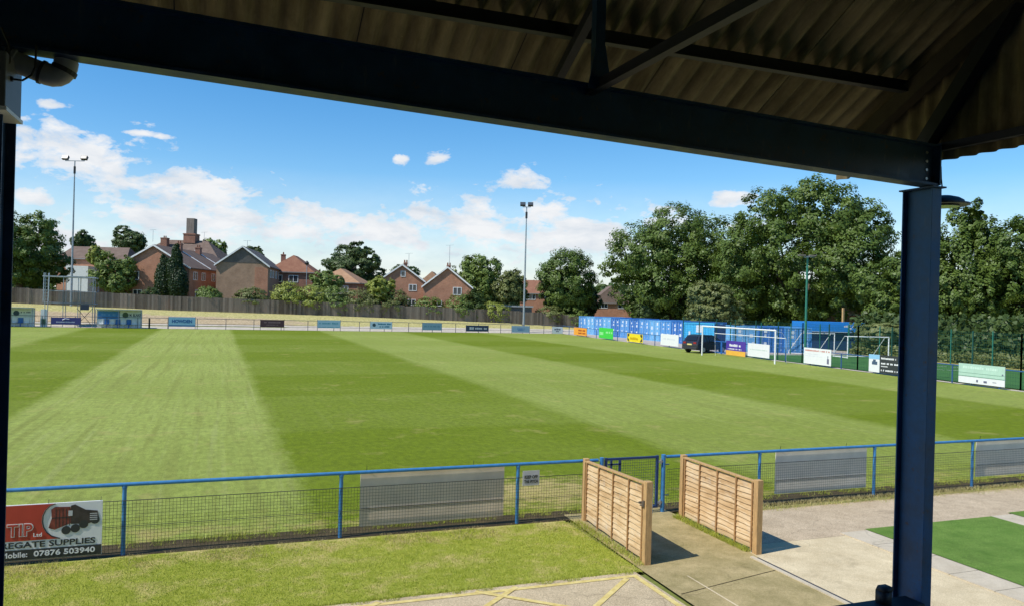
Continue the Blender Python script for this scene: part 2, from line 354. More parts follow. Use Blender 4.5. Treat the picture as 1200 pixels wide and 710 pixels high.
LEAF_CON = leaf_mat('conifer_sprays', (.015, .036, .014), (.035, .068, .022))
LEAF_OLV = leaf_mat('olive_leaves', (.115, .140, .038), (.215, .235, .075))
BLADE = leaf_mat('grass_blades', (.27, .34, .025), (.50, .52, .09))
STRAW = leaf_mat('straw_blades', (.42, .34, .13), (.62, .52, .24))

# ------------------------------------------------------------------ mesh helpers
class MB:
    def __init__(s): s.v = []; s.f = []
    def add(s, vs_, fs):
        o = len(s.v); s.v += [tuple(p) for p in vs_]; s.f += [tuple(i+o for i in f) for f in fs]; return s
    def box(s, c, d, rz=0.0, m=None):
        x, y, z = d[0]/2, d[1]/2, d[2]/2; ca, sa = math.cos(rz), math.sin(rz)
        ps = []
        for k in ((-x, -y, -z), (x, -y, -z), (x, y, -z), (-x, y, -z), (-x, -y, z), (x, -y, z), (x, y, z), (-x, y, z)):
            p = Vector(k)
            p = m @ p if m else Vector((p.x*ca-p.y*sa, p.x*sa+p.y*ca, p.z))
            ps.append(Vector(c)+p)
        return s.add(ps, [(0, 3, 2, 1), (4, 5, 6, 7), (0, 1, 5, 4), (1, 2, 6, 5), (2, 3, 7, 6), (3, 0, 4, 7)])
    def bb(s, a, b):   # box from corner to corner
        return s.box([(a[i]+b[i])/2 for i in range(3)], [abs(b[i]-a[i]) for i in range(3)])
    def bar(s, p, q, w_, h_):   # rectangular bar between two points
        p = Vector(p); q = Vector(q); z = (q-p); L = z.length; z.normalize()
        up = Vector((0, 0, 1)) if abs(z.z) < .95 else Vector((0, 1, 0))
        x = z.cross(up).normalized(); y = x.cross(z)
        m = Matrix((x, y, z)).transposed()
        return s.box((p+q)/2, (w_, h_, L), m=m)
    def tube(s, pts, r, n=8, cap=True):
        pts = [Vector(p) for p in pts]; rs = r if isinstance(r, (list, tuple)) else [r]*len(pts)
        o = len(s.v); prev = None
        for i, p in enumerate(pts):
            t = (pts[min(i+1, len(pts)-1)]-pts[max(i-1, 0)]).normalized()
            if prev is None:
                a = Vector((0, 0, 1)) if abs(t.z) < .9 else Vector((1, 0, 0)); x = t.cross(a).normalized()
            else: x = (prev - t*prev.dot(t)).normalized()
            prev = x; y = t.cross(x)
            for k in range(n):
                a = 2*math.pi*k/n; s.v.append(tuple(p+(x*math.cos(a)+y*math.sin(a))*rs[i]))
        for i in range(len(pts)-1):
            for k in range(n):
                a = o+i*n+k; b = o+i*n+(k+1) % n; s.f.append((a, b, b+n, a+n))
        if cap:
            s.f.append(tuple(o+k for k in reversed(range(n)))); s.f.append(tuple(o+(len(pts)-1)*n+k for k in range(n)))
        return s
    def prism(s, pts, thick):   # closed polygon of 3D points pushed along a vector
        n = len(pts); t = Vector(thick); a = [Vector(p) for p in pts]; b = [p+t for p in a]
        return s.add(a+b, [tuple(reversed(range(n))), tuple(range(n, 2*n))]+[(i, (i+1) % n, n+(i+1) % n, n+i) for i in range(n)])
    def quad(s, a, b, c, d): return s.add([a, b, c, d], [(0, 1, 2, 3)])
    def grid(s, P):
        R = len(P); K = len(P[0]); o = len(s.v)
        for row in P: s.v += [tuple(p) for p in row]
        for i in range(R-1):
            for j in range(K-1):
                a = o+i*K+j; s.f.append((a, a+1, a+K+1, a+K))
        return s
    def mesh(s, name, mat, off=(0, 0, 0), smooth=False):
        me = bpy.data.meshes.new(name); ox, oy, oz = off
        me.from_pydata([(x-ox, y-oy, z-oz) for x, y, z in s.v], [], s.f); me.materials.append(mat); me.update()
        if smooth:
            me.polygons.foreach_set('use_smooth', [True]*len(me.polygons))
            try: me.set_sharp_from_angle(angle=rad(40))
            except Exception: pass
        return me
ORG = {}
def tag(o, label=None, cat=None, group=None, kind=None):
    if label: o['label'] = label
    if cat: o['category'] = cat
    if group: o['group'] = group
    if kind: o['kind'] = kind
    return o
def thing(name, label, cat, loc=(0, 0, 0), group=None, rz=0.0, local=False):
    o = bpy.data.objects.new(name, None); COL.objects.link(o); o.empty_display_size = .2
    o.location = loc; o.rotation_euler = (0, 0, rz); ORG[o.name] = (0, 0, 0) if local else tuple(loc)
    return tag(o, label, cat, group)
def put(name, mb, mat, parent=None, smooth=False, bevel=0, label=None):
    off = ORG[parent.name] if parent else (0, 0, 0)
    o = bpy.data.objects.new(name, mb.mesh(name, mat, off, smooth)); COL.objects.link(o)
    if parent: o.parent = parent; ORG[o.name] = off
    if bevel:
        bv = o.modifiers.new('bevel', 'BEVEL'); bv.width = bevel; bv.segments = 2; bv.limit_method = 'ANGLE'
    if label: o['label'] = label
    return o
def solo(name, mb, mat, label, cat, loc, group=None, **k):   # a thing that is one mesh
    o = put(name, mb, mat, None, **k)
    o.data.transform(Matrix.Translation(-Vector(loc))); o.location = loc; ORG[o.name] = tuple(loc)
    return tag(o, label, cat, group)
def struct(name, mb, mat, kind='structure', smooth=False):
    return tag(put(name, mb, mat, None, smooth), kind=kind)
def text_mesh(body, h, mat, M4, name='lettering', parent=None, width=None, ext=.002, bold=0.0, outline=None, xal='LEFT'):
    cu_ = bpy.data.curves.new(name, 'FONT'); cu_.body = body; cu_.size = 1; cu_.extrude = ext/h if h else 0; cu_.offset = bold; cu_.align_x = xal; cu_.resolution_u = 3
    tmp = bpy.data.objects.new(name, cu_); COL.objects.link(tmp)
    dg = bpy.context.evaluated_depsgraph_get(); me = bpy.data.meshes.new_from_object(tmp.evaluated_get(dg)); bpy.data.objects.remove(tmp); bpy.data.curves.remove(cu_)
    xs = [v.co.x for v in me.vertices]; ys = [v.co.y for v in me.vertices]
    sy = h/(max(ys)-min(ys)); sx = sy if width is None else width/(max(xs)-min(xs))
    x0 = min(xs) if xal == 'LEFT' else (min(xs)+max(xs))/2
    me.transform(Matrix.Diagonal((sx, sy, sy, 1)) @ Matrix.Translation((-x0, -min(ys), 0)))
    me.transform(M4); me.materials.clear(); me.materials.append(mat)
    if parent: me.transform(Matrix.Translation(-Vector(ORG[parent.name])))
    o = bpy.data.objects.new(name, me); COL.objects.link(o)
    if parent: o.parent = parent; ORG[o.name] = ORG[parent.name]
    return o
def copy_tree(o, parent=None):
    c = o.copy(); COL.objects.link(c); c.parent = parent; ORG[c.name] = ORG.get(o.name, (0, 0, 0))
    for ch in list(o.children): copy_tree(ch, c)
    return c

# ------------------------------------------------------------------ terrain
def zb(X):
    return float(np.interp(X, [-400, -60, -24, -5.7, 16.6, 42, 53, 66, 400], [3.0, 2.7, 2.36, 1.85, 1.55, .95, .45, -.05, -.05]))
def hgt(X, Y):
    z1 = zb(X)
    return float(np.interp(Y, [101.0, 104.0, 106.5, 110.0, 112.0, 200, 500], [-.05, min(.5, z1*.3)-.05 if z1 > 0 else -.05, z1*.62-.03, z1*.97-.02, z1, z1+.6, 0]))
xs = [-3000, -900, -400, -200, -120, -80]+[x for x in range(-60, 81, 4)]+[90, 110, 150, 250, 500, 1000, 3000]
ys = [-3000, -600, -100, -20, 0, 40, 80, 97, 101, 102.5, 104, 105.2, 106.5, 108, 110, 112, 116, 125, 150, 200, 300, 500, 1200, 3000]
g = MB().grid([[(x, y, hgt(x, y)) for x in xs] for y in ys]); struct('ground', g, ROUGH)
def sheet(name, pts, z, mat, kind='structure'):
    m = MB(); m.add([(x, y, z) for x, y in pts], [tuple(range(len(pts)))]); return struct(name, m, mat, kind)
def rect(x0, y0, x1, y1): return [(x0, y0), (x1, y0), (x1, y1), (x0, y1)]
def railX(Y): return 41.15+(Y-32)*.069
sheet('pitch', [(-60, 13.45), (40.1, 13.45), (40.1, 18), (41.0, 28), (41.3, 36), (railX(60)+.1, 60), (railX(100.3), 100.6), (-60, 100.6)], 0.0, PITCH)
rows = []
for y, dz in ((100.6, .0), (101.8, .08), (103.2, .30), (104.1, .52)):
    rows.append([(x, y, (dz if zb(x) > .6 else dz*max(0, zb(x)+.05)/.65)+.012) for x in range(-60, 62, 2)])
struct('far_path', MB().grid(rows), FARPATH)
random.seed(5)
rows = []
for y in np.arange(103.9, 112.6, .45):
    rows.append([(x, y, hgt(x, y)+.10+(random.uniform(-.07, .09) if 104.2 < y < 111 else 0)) for x in np.arange(-60, 57, .7)])
struct('bank', MB().grid(rows), BANK, smooth=True)
sheet('verge', rect(-40, 10.28, 6.15, 13.25), .0, VERGE)
sheet('soil_strip', rect(-40, 13.14, 40, 13.78), .006, SOIL)
sheet('hatched_concrete', rect(-40, 5.0, 6.02, 10.30), .004, TARMAC)
sheet('gate_path', [(6.02, 4.5), (8.2, 4.5), (8.3, 10.2), (8.5, 11.6), (8.42, 13.5), (6.3, 13.5), (6.15, 10.3)], .008, OLIVE)
sheet('beige_concrete', [(8.2, 4.5), (16, 4.5), (16, 10.9), (8.3, 10.95)], .004, BEIGE)
sheet('gravel_walk', [(8.36, 10.9), (60, 10.9), (60, 13.15), (8.36, 12.75)], .0065, PINK)
m = MB(); m.bb((8.17, 4.5, -.05), (8.235, 10.35, .028)); struct('drain_kerb', m, PAVER)
m = MB(); m.bb((8.235, 4.5, .012), (8.30, 10.3, .016)); struct('drain_channel', m, M('dark_drain', (.05, .05, .05), .7))
for k in range(11):    # pale paving strip beside the artificial turf
    pass
m = MB()
for k in range(9):
    y1 = 11.02-k*.75
    m.bb((10.68, y1-.738, -.02), (11.30, y1, .022))
struct('paver_strip', m, PAVER)
m = MB(); m.bb((14.6, 4.5, -.02), (15.2, 11.1, .022)); struct('paver_strip_far', m, PAVER)
sheet('artificial_turf', rect(11.31, 4.5, 14.59, 11.08), .026, ASTRO)
sheet('artificial_turf_far', rect(15.21, 4.5, 24, 11.2), .026, ASTRO)
sheet('crack', [(6.18, 9.28), (8.16, 9.72), (8.16, 9.735), (6.18, 9.295)], .013, SOIL)
sheet('path_seam', [(6.62, 4.5), (6.66, 4.5), (6.70, 9.9), (6.67, 9.9)], .0135, BEIGE)
m = MB()
def stripe(a, b, w_=.085, z=.0085):
    a = Vector((*a, z)); b = Vector((*b, z)); n_ = (b-a).normalized().cross(Vector((0, 0, 1)))*w_/2
    m.quad(a+n_, b+n_, b-n_, a-n_)
zz = [.0082]
def st(a, b, w_=.085):
    zz[0] += .0012; stripe(a, b, w_, zz[0])
st((-6, 10.16), (5.97, 10.13)); st((5.92, 10.1), (5.92, 5)); 
for a, b in (((5.75, 10.06), (4.1, 8.6)), ((4.06, 10.21), (2.6, 8.95)), ((3.45, 10.2), (5.0, 8.85)), ((2.1, 10.2), (.3, 8.7)), ((1.5, 10.2), (3.2, 8.7))): st(a, b)
struct('yellow_hatching', m, YELLOW)
sheet('yard', [(railX(57)+.4, 57), (62, 57), (62, 112), (46.5, 112), (46.3, 100.6), (railX(100)+.1, 99)], .003, YARD)
sheet('sports_turf', [(41.75, 15), (59, 15), (59, 58.6), (43.6, 58.6)], .006, TURF3G)
m = MB(); m.quad((41.0, 28, .003), (41.75, 14, .003), (45.6, 90, .003), (45.2, 90, .003)); 
m = MB()
for a, b in ((15, 40), (40, 70), (70, 100)):
    m.quad((railX(a)+.05, a, .0045), (railX(a)+.62, a, .0045), (railX(b)+.62, b, .0045), (railX(b)+.05, b, .0045))
struct('rail_edge_kerb', m, FARPATH)
m = MB()
for k in range(24): pass
pts = [(52.2+2.2*math.cos(a), 44+2.2*math.sin(a)) for a in np.linspace(0, 2*math.pi, 33)]
for (a, b) in zip(pts, pts[1:]):
    va = Vector((a[0]-52.2, a[1]-44, 0)).normalized()*.1; vb = Vector((b[0]-52.2, b[1]-44, 0)).normalized()*.1
    m.quad((a[0], a[1], .011), (b[0], b[1], .011), (b[0]+vb.x, b[1]+vb.y, .011), (a[0]+va.x, a[1]+va.y, .011))
m.quad((43.9, 57.9, .011), (58.5, 57.9, .011), (58.5, 58.02, .011), (43.9, 58.02, .011))
struct('turf_lines', m, WHITE)
sheet('far_verge', [(57.6, 15), (64, 15), (64, 58), (57.6, 58)], .012, VERGE)

# ------------------------------------------------------------------ grandstand
GS = thing('grandstand', 'old covered stand with navy steel columns and corrugated roof', 'grandstand', (0, 4.2, 0))
def isec(mb, x0, x1, y0, y1, z0, z1, tf=.012, tw=.009):    # upright I section, flanges facing +-Y
    xc = (x0+x1)/2
    mb.bb((x0, y0, z0), (x1, y0+tf, z1)); mb.bb((x0, y1-tf, z0), (x1, y1, z1)); mb.bb((xc-tw/2, y0+tf, z0), (xc+tw/2, y1-tf, z1)); return mb
BEAM0, BEAM1 = 5.105, 4.925
def bz(x): return BEAM0+(BEAM1-BEAM0)*(x+.9)/5.6
c = put('column', isec(MB(), 4.725, 4.815, 4.10, 4.358, 0, 4.905), STEEL_BLUE, GS, bevel=.002)
cp = MB(); cp.bb((4.712, 4.08, 4.906), (4.838, 4.38, 4.917)); put('cap_plate', cp, STEEL, c)
bf = MB(); bf.bb((4.40, 4.12, 1.972), (4.47, 4.20, 2.055)); bf.prism([(4.40, 4.12, 2.056), (4.47, 4.12, 2.056), (4.47, 4.2, 2.056), (4.40, 4.2, 2.056)], (.02, 0, .03))
put('wall_bracket', bf, STEEL_DARK, GS)
put('column', isec(MB(), -1.015, -.925, 4.10, 4.358, 0, bz(-1)-.01), STEEL, GS, bevel=.002)
put('column', isec(MB(), -6.5, -6.41, 4.10, 4.358, 0, bz(-6.5)-.01), STEEL, GS)
# eaves beam: one long I section falling slightly to the right
bm_ = MB()
def beamseg(x0, x1, y0, y1, dz0, dz1):
    P = []
    for x in (x0, x1): P += [(x, y0, bz(x)+dz0), (x, y1, bz(x)+dz0), (x, y1, bz(x)+dz1), (x, y0, bz(x)+dz1)]
    bm_.add(P, [(0, 1, 2, 3), (7, 6, 5, 4), (0, 4, 5, 1), (1, 5, 6, 2), (2, 6, 7, 3), (3, 7, 4, 0)])
beamseg(-8, 4.78, 4.10, 4.225, 0, .016); beamseg(-8, 4.78, 4.152, 4.172, .016, .276); beamseg(-8, 4.78, 4.10, 4.225, .276, .292)
beam = put('eaves_beam', bm_, STEEL, GS)
ep = MB(); ep.bb((4.781, 4.09, bz(4.78)+.002), (4.793, 4.235, bz(4.78)+.30)); put('end_plate', ep, STEEL, beam)
for k in range(4):
    b_ = MB(); x = 4.70+.0*k; z = bz(4.7)+.05+.062*k; b_.tube([(4.72, 4.146, z), (4.72, 4.153, z)], .011, 6); put('bolt', b_, BOLT, beam)
# roof sheets
def zs(Y): return 5.56+.55*(4.8-Y)
rs = MB(); PIT = .146; SW = PIT*7; nsheet = 12; X_R = 4.88; Ylist = [5.08, 3.6, 2.2, .8, -.6, -1.6]
for k in range(nsheet):
    x1 = X_R-k*(SW+.008); x0 = x1-SW
    cols = np.linspace(x0, x1, 7*10+1); tilt = .012
    P = [[(x, y, zs(y)+.034*math.cos(2*math.pi*(x-x0)/PIT)) for x in cols] for y in Ylist]
    rs.grid(P); P2 = [[(x, y, z+.008) for (x, y, z) in r] for r in P]; rs.grid(P2)
    for r in (0,):
        rs.grid([P[0], P2[0]])
    rs.grid([[p[0] for p in P], [p[0] for p in P2]])
sm = MB()  # added dark strips over the sheet gaps, standing in for the lap shadow
for k in range(1, nsheet):
    x = X_R-k*(SW+.008)+.004; sm.prism([(x-.05, Ylist[0], zs(Ylist[0])+.045), (x+.05, Ylist[0], zs(Ylist[0])+.045), (x+.05, -1.6, zs(-1.6)+.045), (x-.05, -1.6, zs(-1.6)+.045)], (0, 0, .01))
put('lap_shadow_strip', sm, DARKWALL, GS)
put('roof_sheeting', rs, ROOFSHEET, GS, smooth=False)
GS.children[-1].data.polygons.foreach_set('use_smooth', [True]*len(GS.children[-1].data.polygons))
for y in (4.40, 3.05, 1.7, .35, -1.0):
    p = MB(); z = zs(y)-.032; p.bb((-8, y-.004, z-.10), (4.86, y+.004, z)); p.bb((-8, y-.06, z-.10), (4.86, y-.004, z-.09)); put('purlin', p, STEEL_DARK, GS)
def truss(X, full=True):
    r = MB(); ya, yb_ = 5.0, -1.5
    r.bar((X, ya, zs(ya)-.19), (X, yb_, zs(yb_)-.19), .055, .06); put('rafter', r, STEEL_DARK, GS)
    t = MB(); t.bb((X-.026, -1.5, 5.245), (X+.026, 4.95, 5.255)); t.bb((X-.004, -1.5, 5.255), (X+.004, 4.95, 5.315)); put('tie_beam', t, STEEL_DARK, GS)
    wv = MB(); wv.bb((X-.03, 4.02, 5.30), (X+.03, 4.035, zs(4.03)-.2)); wv.bb((X-.03, 4.035, 5.30), (X-.022, 4.08, zs(4.03)-.2))
    wv.prism([(X-.075, 4.012, 5.25), (X+.075, 4.012, 5.25), (X+.03, 4.012, 5.50), (X-.03, 4.012, 5.50)], (0, .008, 0)); put('strut', wv, STEEL, GS)
    d = MB(); d.bar((X, 1.2, 5.3), (X, 1.2, zs(1.2)-.25), .05, .05); put('web_brace', d, STEEL_DARK, GS)
for X in (2.03, -1.14, -3.9, -6.5): truss(X)
r = MB(); r.bar((4.78, 5.05, zs(5.05)-.16), (4.78, -1.5, zs(-1.5)-.16), .10, .12); put('rafter', r, M('old_timber', (.05, .042, .026), .8, .3, 4), GS)
d = MB(); d.bar((4.80, 4.27, 5.2), (4.80, 3.50, 6.15), .10, .10); put('web_brace', d, STEEL_DARK, GS)
d = MB(); d.bb((4.82, -1.5, 5.18), (4.87, 5.0, 5.235)); put('tie_beam', d, STEEL_DARK, GS)
gc = MB(); ycols = np.arange(5.2, -1.6, -PIT/10)
gc.grid([[(4.905+.022*math.cos(2*math.pi*y/PIT), y, 5.125) for y in ycols], [(4.905+.022*math.cos(2*math.pi*y/PIT), y, max(5.3, zs(y)+.03)) for y in ycols]])
gc.grid([[(4.913+.022*math.cos(2*math.pi*y/PIT), y, 5.125) for y in ycols], [(4.913+.022*math.cos(2*math.pi*y/PIT), y, max(5.3, zs(y)+.03)) for y in ycols]])
o = put('gable_cladding', gc, ROOFSHEET, GS); o.data.polygons.foreach_set('use_smooth', [True]*len(o.data.polygons))
gc2 = MB(); gc2.prism([(-8.2, 5.1, 5.2), (-8.2, -1.6, 5.2), (-8.2, -1.6, zs(-1.6)), (-8.2, 5.1, zs(5.1))], (.03, 0, 0)); put('gable_cladding', gc2, DARKWALL, GS)
bw = MB(); bw.bb((-8.2, -1.75, 0), (4.9, -1.62, zs(-1.6))); put('back_wall', bw, DARKWALL, GS)
fl = MB(); fl.bb((-8.2, -1.6, 0), (4.7, .75, 2.38)); fl.bb((-8.2, .75, 0), (4.7, 2.0, 1.98)); fl.bb((-8.2, 2.0, 0), (4.7, 3.2, 1.58)); fl.bb((-8.2, 3.2, 0), (4.7, 4.08, 1.2)); put('terrace_steps', fl, SLABWALL, GS)
fwl = MB(); fwl.bb((-8.2, 4.085, 0), (4.72, 4.2, 1.893)); put('front_wall', fwl, DARKWALL, GS)
cap = MB(); cap.bb((-8.2, 4.06, 1.895), (4.715, 4.23, 1.97)); put('wall_capping', cap, STEEL_DARK, GS, bevel=.004)
# rainwater pipe at the left column
bx_ = MB(); bx_.bb((-1.12, 4.00, 4.81), (-.895, 4.30, 5.055)); box_o = put('pipe_box', bx_, M('pipe_box_grey', (.12, .125, .13), .5), GS, bevel=.006)
lp = MB(); lp.bb((-1.125, 3.995, 4.792), (-.888, 4.306, 4.809)); put('box_lip', lp, WHITE, box_o)
pp = MB(); pp.tube([(-1.03, 4.2, 5.09), (-.97, 4.2, 5.085), (-.90, 4.2, 5.065)], .064, 16); pp.tube([(-.93, 4.2, 5.07), (-.84, 4.2, 5.04), (-.775, 4.2, 5.02)], .05, 16)
pp.tube([(-.80, 4.2, 5.028), (-.775, 4.2, 5.02), (-.752, 4.2, 5.0165), (-.733, 4.2, 5.02), (-.717, 4.2, 5.03), (-.705, 4.2, 5.046), (-.698, 4.2, 5.066), (-.695, 4.2, 5.092)], .053, 20)
po = put('downpipe', pp, PIPE, GS, smooth=True)
for (a, b, r_) in (((-.935, 4.2, 5.072), (-.915, 4.2, 5.067), .068), ((-.80, 4.2, 5.028), (-.788, 4.2, 5.024), .0575), ((-.708, 4.2, 5.035), (-.700, 4.2, 5.055), .0575)):
    cl_ = MB(); cl_.tube([a, b], r_, 16); put('collar', cl_, M('pipe_seal', (.04, .04, .042), .6), po)
cb_ = MB(); cb_.tube([(-.80, 4.09, 5.12), (-.80, 4.09, 5.02), (-.815, 4.09, 4.98), (-.85, 4.09, 4.952), (-.885, 4.09, 4.953)], .005, 6); cb_.tube([(-.885, 4.09, 4.953), (-.92, 4.09, 4.955)], .012, 8)
cb_.tube([(-.93, 4.06, 5.17), (-.90, 4.06, 5.1), (-.895, 4.06, 5.02), (-.93, 3.99, 4.97), (-1.05, 3.985, 4.98), (-1.13, 3.985, 5.0)], .006, 6); put('cable', cb_, CABLE, GS)
cb2 = MB(); cb2.tube([(4.80, 4.1, 5.06), (4.83, 4.12, 4.98), (4.875, 4.15, 4.93), (4.89, 4.2, 4.90), (4.95, 4.25, 4.90)], .005, 6); put('cable', cb2, CABLE, GS)
# hooded lamp on the right column
LL = thing('hooded_lamp', 'black hooded lamp on the outer side of the right stand column', 'lamp', (5.06, 4.27, 4.78))
hd = MB(); R_ = .19; hp = []
for i in range(5):
    a = i/4*math.pi/2; hp.append([(5.03+.15*math.sin(a)*math.cos(t), 4.27+.15*math.sin(a)*math.sin(t), 4.83+.062*math.cos(a)) for t in np.linspace(0, 2*math.pi, 25)])
hd.grid(hp); put('hood', hd, LAMPBLK, LL, smooth=True)
rm = MB(); rm.tube([(5.03, 4.27, 4.818), (5.03, 4.27, 4.83)], .18, 28); put('rim', rm, LAMPBLK, LL)
gl = MB(); gl.tube([(5.03, 4.27, 4.806), (5.03, 4.27, 4.817)], .11, 20); put('lens', gl, LAMPGLASS, LL)
br_ = MB(); br_.bar((4.816, 4.25, 4.86), (4.95, 4.27, 4.86), .03, .03); put('bracket', br_, STEEL, LL)

# ------------------------------------------------------------------ near perimeter fence
FY = 13.2
def wire_mesh(mb, x0, x1, y, z0, z1, sp=.052, t=.0043):
    n_ = int((x1-x0)/sp)
    for i in range(n_+1):
        x = x0+i*sp; mb.add([(x-t/2, y-t*.12, z0), (x+t/2, y-t*.12, z0), (x, y+t*.12, z0), (x-t/2, y-t*.12, z1), (x+t/2, y-t*.12, z1), (x, y+t*.12, z1)], [(0, 1, 4, 3), (1, 2, 5, 4), (2, 0, 3, 5)])
    k = int((z1-z0)/sp)
    for j in range(k+1):
        z = z0+j*sp; mb.add([(x0, y-t*.12, z-t/2), (x0, y-t*.12, z+t/2), (x0, y+t*.12, z), (x1, y-t*.12, z-t/2), (x1, y-t*.12, z+t/2), (x1, y+t*.12, z)], [(0, 1, 4, 3), (1, 2, 5, 4), (2, 0, 3, 5)])
def near_fence(x0, x1, posts, label):
    t = thing('perimeter_fence', label, 'fence', ((x0+x1)/2, FY, 0), 'blue rail and mesh fence along the near touchline')
    r = MB(); r.tube([(x0, FY, 1.085), (x1, FY, 1.085)], .03, 12); put('rail', r, RAIL, t, smooth=True)
    for x in posts:
        p = MB(); p.tube([(x, FY, -.05), (x, FY, 1.075)], .032, 10); p.tube([(x, FY, 1.03), (x, FY, 1.05)], .04, 10); put('post', p, RAIL, t, smooth=True)
    wm = MB(); wire_mesh(wm, x0, x1, FY-.035, .06, .84); wm.tube([(x0, FY-.035, .845), (x1, FY-.035, .845)], .0055, 5); wm.tube([(x0, FY-.035, .45), (x1, FY-.035, .45)], .0045, 5)
    put('wire_mesh', wm, WIRE, t)
near_fence(-10.7, 6.85, [-10.65, -7.5, -4.4, -1.25, 2.03, 5.22], 'blue tubular rail with wire mesh left of the gate')
near_fence(8.36, 36, [10.6, 13.7, 16.7, 19.8, 22.9, 26, 29.1, 32.2, 35.3], 'blue tubular rail with wire mesh right of the gate')
GT = thing('pitch_gate', 'navy mesh gate in the near fence between two timber panels', 'gate', (7.5, FY, 0))
fr = MB()
for z in (.12, 1.09): fr.bb((7.02, FY-.02, z-.022), (8.17, FY+.02, z+.022))
for x in (7.02, 8.15): fr.bb((x-.025, FY-.022, .10), (x+.025, FY+.022, 1.12))
put('gate_frame', fr, GATE_NAVY, GT, bevel=.003)
wm = MB(); wire_mesh(wm, 7.05, 8.12, FY, .15, 1.06, .05, .005); put('gate_mesh', wm, GATE_NAVY, GT)
lt = MB(); lt.bb((7.05, FY-.04, .98), (7.32, FY-.025, 1.01)); lt.bb((7.28, FY-.04, .86), (7.33, FY-.02, 1.08)); lt.bb((7.10, FY-.04, .9), (7.14, FY-.02, 1.08)); put('latch', lt, GATE_NAVY, GT)
gp = MB(); gp.tube([(6.93, FY, -.05), (6.93, FY, 1.13)], .04, 12); put('gate_post', gp, RAIL, GT, smooth=True)
gp = MB(); gp.tube([(8.29, FY, -.05), (8.29, FY, 1.13)], .043, 12); put('gate_post', gp, RAIL, GT, smooth=True)
for z in (.2, 1.0):
    h_ = MB(); h_.bb((8.17, FY-.035, z-.02), (8.27, FY-.015, z+.02)); h_.tube([(8.22, FY-.03, z-.05), (8.22, FY-.03, z+.06)], .014, 8); put('hinge', h_, GALV, GT)
for z in (.35, .95):
    h_ = MB(); h_.bb((8.3, FY-.08, z-.008), (8.38, FY-.06, z+.008)); put('striker', h_, GATE_NAVY, GT)

# timber panels either side of the path
def lap_panel(label, p0, p1, h0, h1, near_post, latch):
    p0 = Vector(p0); p1 = Vector(p1); d = (p1-p0); L = d.length; ang = math.atan2(d.y, d.x)
    t = thing('lap_board_fence', label, 'fence panel', (p0.x, p0.y, 0), 'timber fence panels lining the gate path', ang, True)
    # local: x runs from the far end (0) to the near end (L); the face seen from the stand is -y or +y alike
    def hh(x): return h0+(h1-h0)*x/L
    random.seed(int(h1*1000)+3)
    bo = MB(); nb = 12
    for k in range(nb):
        za = .06+k*(h0-.14)/nb; zb_ = za+(h0-.14)/nb*1.18
        j = random.uniform(-.004, .004); s0 = 1+(h1-h0)/h0
        pts = []
        seg = 16
        for i in range(seg+1):
            x = .06+(L-.12)*i/seg; sc_ = hh(x)/h0; wv = .006*math.sin(k*7+i*1.3)+j
            pts.append((x, za*sc_+wv, zb_*sc_+wv))
        for sgn in (1,):
            rows_ = [[(x, -.027, a) for x, a, b in pts], [(x, -.007, b) for x, a, b in pts], [(x, .004, b) for x, a, b in pts], [(x, -.008, a) for x, a, b in pts], [(x, -.027, a) for x, a, b in pts]]
            bo.grid(rows_)
    put('lap_boards', bo, PINE, t)
    for x in [L*.02+.06, L*.265, L*.51, L*.755, L*.98-.06]:
        b_ = MB(); b_.bb((x-.016, -.046, .03), (x+.016, -.028, hh(x)-.04)); put('batten', b_, PINE_DARK, t, bevel=.002)
        b_ = MB(); b_.bb((x-.016, .006, .03), (x+.016, .026, hh(x)-.04)); put('batten', b_, PINE_DARK, t, bevel=.002)
    c_ = MB(); c_.add([(.04, -.045, h0-.04), (.04, .035, h0-.04), (.04, .035, h0-.012), (.04, -.045, h0-.012), (L-.05, -.045, h1-.04), (L-.05, .035, h1-.04), (L-.05, .035, h1-.012), (L-.05, -.045, h1-.012)],
                      [(0, 1, 2, 3), (7, 6, 5, 4), (0, 4, 5, 1), (1, 5, 6, 2), (2, 6, 7, 3), (3, 7, 4, 0)]); put('top_rail', c_, PINE_POST, t, bevel=.003)
    b_ = MB(); b_.bb((-.05, -.05, -.05), (.05, .05, h0+.02)); put('post', b_, PINE_POST, t, bevel=.005)
    b_ = MB(); b_.bb((L-.05, -.055, -.05), (L+.06, .055, h1+.02)); put('post', b_, PINE_POST, t, bevel=.005)
    if latch:
        w_ = MB(); w_.bb((L-.03, .062, .80), (L+.03, .075, h1-.02)); put('white_strip', w_, WHITE, t)
        l_ = MB(); l_.bb((L-.10, -.075, .94), (L+.0, -.06, .97)); l_.bb((L-.02, -.08, .9), (L+.02, -.058, 1.0)); l_.tube([(L-.08, -.075, .955), (L-.08, -.11, .955)], .018, 8); l_.tube([(L-.02, -.075, .925), (L-.06, -.10, .92)], .012, 6); put('latch', l_, M('rusty_latch', (.10, .08, .06), .6), t)
    return t
lap_panel('pale lap-board timber panel with a rusty latch, left of the path', (6.53, 13.05, 0), (6.36, 10.55, 0), 1.14, 1.28, True, True)
lap_panel('warm lap-board timber panel without a latch, right of the path', (8.44, 12.72, 0), (8.42, 10.5, 0), 1.19, 1.20, True, False)

